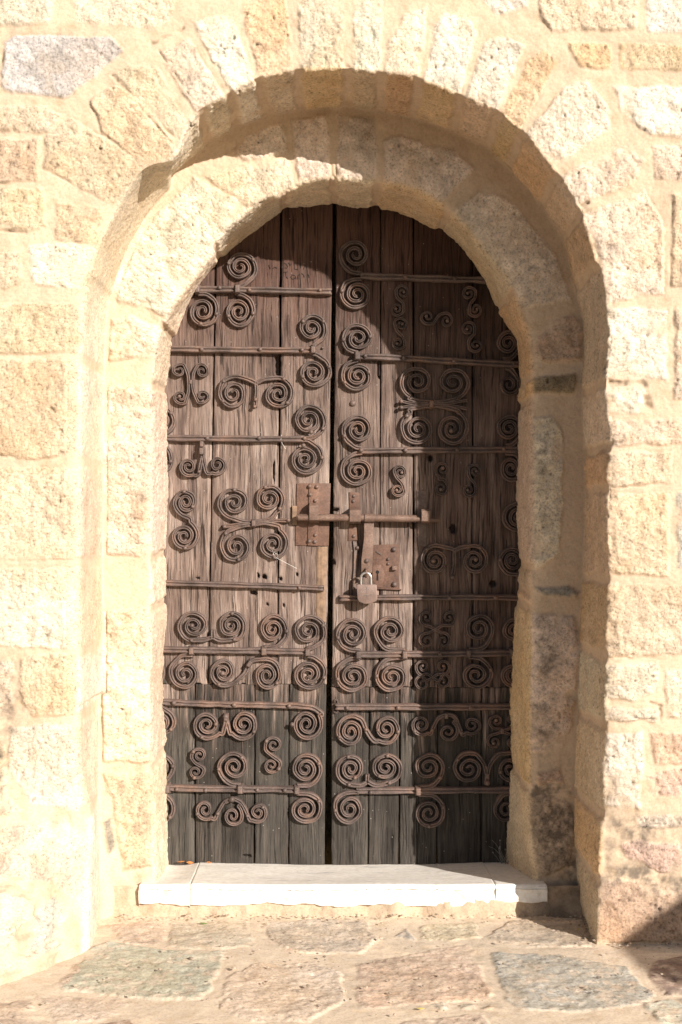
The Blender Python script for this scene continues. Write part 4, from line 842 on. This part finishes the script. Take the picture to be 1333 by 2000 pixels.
b = B(); b.tube([WB(714.5, 1110, .033), WB(715.5, 1113, .048), WB(716, 1119, .052), WB(715.5, 1124, .048), WB(715, 1126, .036)], .0042, 8); b.build('hasp_eye', M_PLATE, hasp)
# --- padlock
zc_ = W(0, 1158)[1]; pad = thing('padlock', (W(716, 0)[0], YD - .05, W(0, 1177)[1]), 'small weathered reddish padlock with a bright steel shackle hanging from the hasp', 'padlock')
bd = B(); bd.prism([W(*p) for p in [(697, 1141), (701, 1139.5), (733, 1139.5), (736, 1141), (737.5, 1168), (735, 1172), (722, 1177), (712, 1177), (702, 1173), (699, 1168)]], YD - .036, YD - .062, .003); pb = bd.build('body', M_BRASS, pad)
b = B(); pts = [WB(706, 1141, .050)] + [WB(715.5 + 9.5 * math.cos(a), 1127 - 9.5 * math.sin(a), .050) for a in np.linspace(math.pi, 0, 14)] + [WB(725.5, 1141, .050)]
b.tube(pts, .0046, 10); b.build('shackle', M_STEEL, pad)
b = B()
for seg in [[(717, 1145), (717, 1166)], [(712, 1150), (717, 1144), (722, 1150)], [(704, 1156), (708, 1150), (711, 1156)], [(724, 1156), (728, 1150), (731, 1156)], [(707, 1160), (728, 1158)]]:
    b.tube([WB(x, y, .0622) for x, y in seg], .0007, 5)
b.build('engraving', M_STEEL, pb)
# --- carved letters on the upper boards (shallow strokes)
b = B()
STK = [[(526, 518), (529, 525)], [(533, 525), (538, 522), (542, 524)], [(556, 514), (560, 516), (563, 521), (561, 524), (557, 523)], [(564, 513), (568, 519), (571, 514)], [(576, 513), (576, 526), (583, 526)], [(588, 513), (588, 524)], [(594, 526), (597, 517), (600, 525)],
       [(555, 532), (563, 531)], [(559, 532), (560, 541), (563, 544)], [(577, 538), (572, 537), (569, 541), (571, 545), (576, 545), (578, 539), (579, 545)], [(583, 545), (583, 538), (587, 536)], [(590, 534), (594, 537), (595, 542)], [(600, 542), (601, 536), (604, 537), (605, 543)]]
for st_ in STK: b.tube([WB(x, y, .0010) for x, y in st_], .0013, 5)
b.build('carved_letters', M_DARK, leafL)
# --- wooden splits seen as open cracks: handled in the planks

# ------------------------------------------------------------------ small loose things
def leafmesh(px_w, loc, rot, label, mat, size, nm='dead_leaf', cat='leaf', group=None):
    b = B(); bm = b.bm; pts = [(0, 0), (.35, .22), (.7, .2), (1, 0), (.7, -.2), (.35, -.22)]
    top = [bm.verts.new((x * size, y * size, .003 + .25 * size * (x - .5) ** 2 + .3 * abs(y) * size)) for x, y in pts]; bot = [bm.verts.new((v.co.x, v.co.y, v.co.z - .0008)) for v in top]
    bm.faces.new(top); bm.faces.new(bot[::-1])
    for i in range(6): bm.faces.new((top[i], bot[i], bot[(i + 1) % 6], top[(i + 1) % 6]))
    o = b.build(nm, mat, None, False); o.location = loc; o.rotation_euler = rot; tag(o, label, cat, group); return o
def on_sill(px, t): y = YD - .01 - t * .4; return (W(px, 0)[0], y, ZB + (ZF - ZB) * t + .003)
leafmesh(0, on_sill(366, .02), (math.radians(-60), .2, .3), 'orange dead leaf standing against the foot of the left door leaf', M_LEAF, .028)
leafmesh(0, on_sill(404, .02), (math.radians(-50), .0, -.3), 'smaller rusty dead leaf on the marble beside the slab joint', M_LEAF, .022)
leafmesh(0, on_sill(348, .03), (0, .0, .4), 'flat brown dead leaf on the short left marble slab', M_LEAF, .03)
def gpt(px, py): yy = F * CAMZ / (py - 1000); return ((px - 667) * yy / F, yy - 4, .008)
leafmesh(0, gpt(390, 1810), (0, .2, .5), 'little green sprig lying on the paving below the threshold', M_GREEN, .03, 'sprig', 'leaf')
leafmesh(0, gpt(1129, 1823), (0, .1, 1.2), 'yellow petal fallen in the shaded corner by the right jamb', plain('yellow_petal', (.6, .45, .03), .7), .018, 'petal', 'petal')
leafmesh(0, gpt(815, 1978), (0, .1, .2), 'pale yellow leaf lying on the mortar between the front paving stones', plain('pale_leaf', (.6, .5, .15), .7), .022, 'fallen_leaf', 'leaf')
# dry weed at the right foot of the door
b = B(); rr = random.Random(4); ox, oz = W(988, 1683)
for k in range(13):
    a = rr.uniform(-1.0, .5); L = rr.uniform(.03, .10); p = [Vector((ox + rr.uniform(-.02, .008), YD - .02 - rr.uniform(0, .02), oz + .002))]
    for s_ in range(5): a += rr.uniform(-.4, .4); p.append(p[-1] + Vector((math.sin(a) * L / 5, rr.uniform(-.004, .003), math.cos(a) * L / 5)))
    b.tube(p, [.0012, .0011, .001, .0009, .0008, .0006], 5)
    if k % 2: b.dome(p[-1], .003, .003)
tag(b.build('dry_weed', M_TWIG), 'wispy dry weed growing at the right foot of the shaded door', 'plant')
b = B(); b.tube([WB(533, 1073, .016), WB(537, 1085, .02), WB(543, 1090, .02), WB(560, 1099, .018), WB(581, 1110, .014)], .0005, 5); b.tube([WB(537, 1078, .02), WB(545, 1084, .02), WB(541, 1092, .02), WB(537, 1083, .02)], .0005, 5)
tag(b.build('cobweb', M_WEB), 'white cobweb thread trailing from the lower scroll beside the bolt', 'cobweb')
b = B(); b.tube([WB(551, 850, .018), WB(550, 860, .02), WB(553, 868, .018), WB(559, 877, .012)], .0006, 5)
tag(b.build('cobweb', M_WEB), 'white cobweb thread hanging over the iron strap above the bolt', 'cobweb')
# grit and crumbs gathered along the foot of the wall, the step and in the joints
b = B(); rr = random.Random(8); pl = []
for k in range(420):
    t = rr.random()
    if t < .35: x, y = rr.uniform(-.78, .84), .26 - abs(rr.gauss(0, .03))
    elif t < .5: x, y = rr.uniform(.86, 1.3), -.02 - abs(rr.gauss(0, .03))
    elif t < .6: x, y = .83 + rr.gauss(0, .012) - .02, rr.uniform(0, .3)
    else: x, y = rr.uniform(-1.2, 1.2), rr.uniform(-.6, .2)
    if x < -.75 and y > -.25: continue
    z = .010 + .006 * rr.random(); q = rr.uniform(.0018, .005) * (1.5 if rr.random() < .06 else 1); r = bmesh.ops.create_icosphere(b.bm, subdivisions=1, radius=q)
    for v in r['verts']: v.co = Vector((v.co.x * rr.uniform(.7, 1.5) + x, v.co.y * rr.uniform(.7, 1.4) + y, v.co.z * .7 + z))
gr = b.build('grit', plain('grit_stone', (.36, .29, .22), .9, 0, 25, .6), None, False); tag(gr, 'loose grit and mortar crumbs scattered on the paving and along the step', 'grit', None, 'stuff')
# added pillar out of view to the right, only to shade the wall foot
n_, m_ = 60, 90; U, Vv = np.meshgrid(np.linspace(0, 2 * math.pi, n_), np.linspace(0, 1, m_), indexing='ij')
sq = 1 / np.maximum(np.abs(np.cos(U)), np.abs(np.sin(U))) ** .85; tp_ = np.clip((1 - Vv) / .04, 0, 1) ** .5
Xp = np.cos(U) * sq * .34 * tp_; Yp = np.sin(U) * sq * .26 * tp_; Zp = Vv * (1.90 + .55 * Xp)
Pp = np.stack([Xp, Yp, Zp], -1); cl = np.minimum(U, 2 * math.pi - U)[..., None]
nz_ = fbm(np.stack([np.cos(U), np.sin(U), Zp * 2], -1), 3, 4, 9)[..., None]; Pp[..., :2] *= 1 + .09 * nz_
Pp += np.array([3.66, -3.0, 0])
pl_ = np_mesh('shade_pillar', Pp.reshape(-1, 3), grid_quads(n_, m_), M_STONE, None, np.tile([.40, .33, .25], (n_ * m_, 1)))
tag(pl_, 'added rough stone pillar out of view to the right, casting shade on the wall', 'pillar')
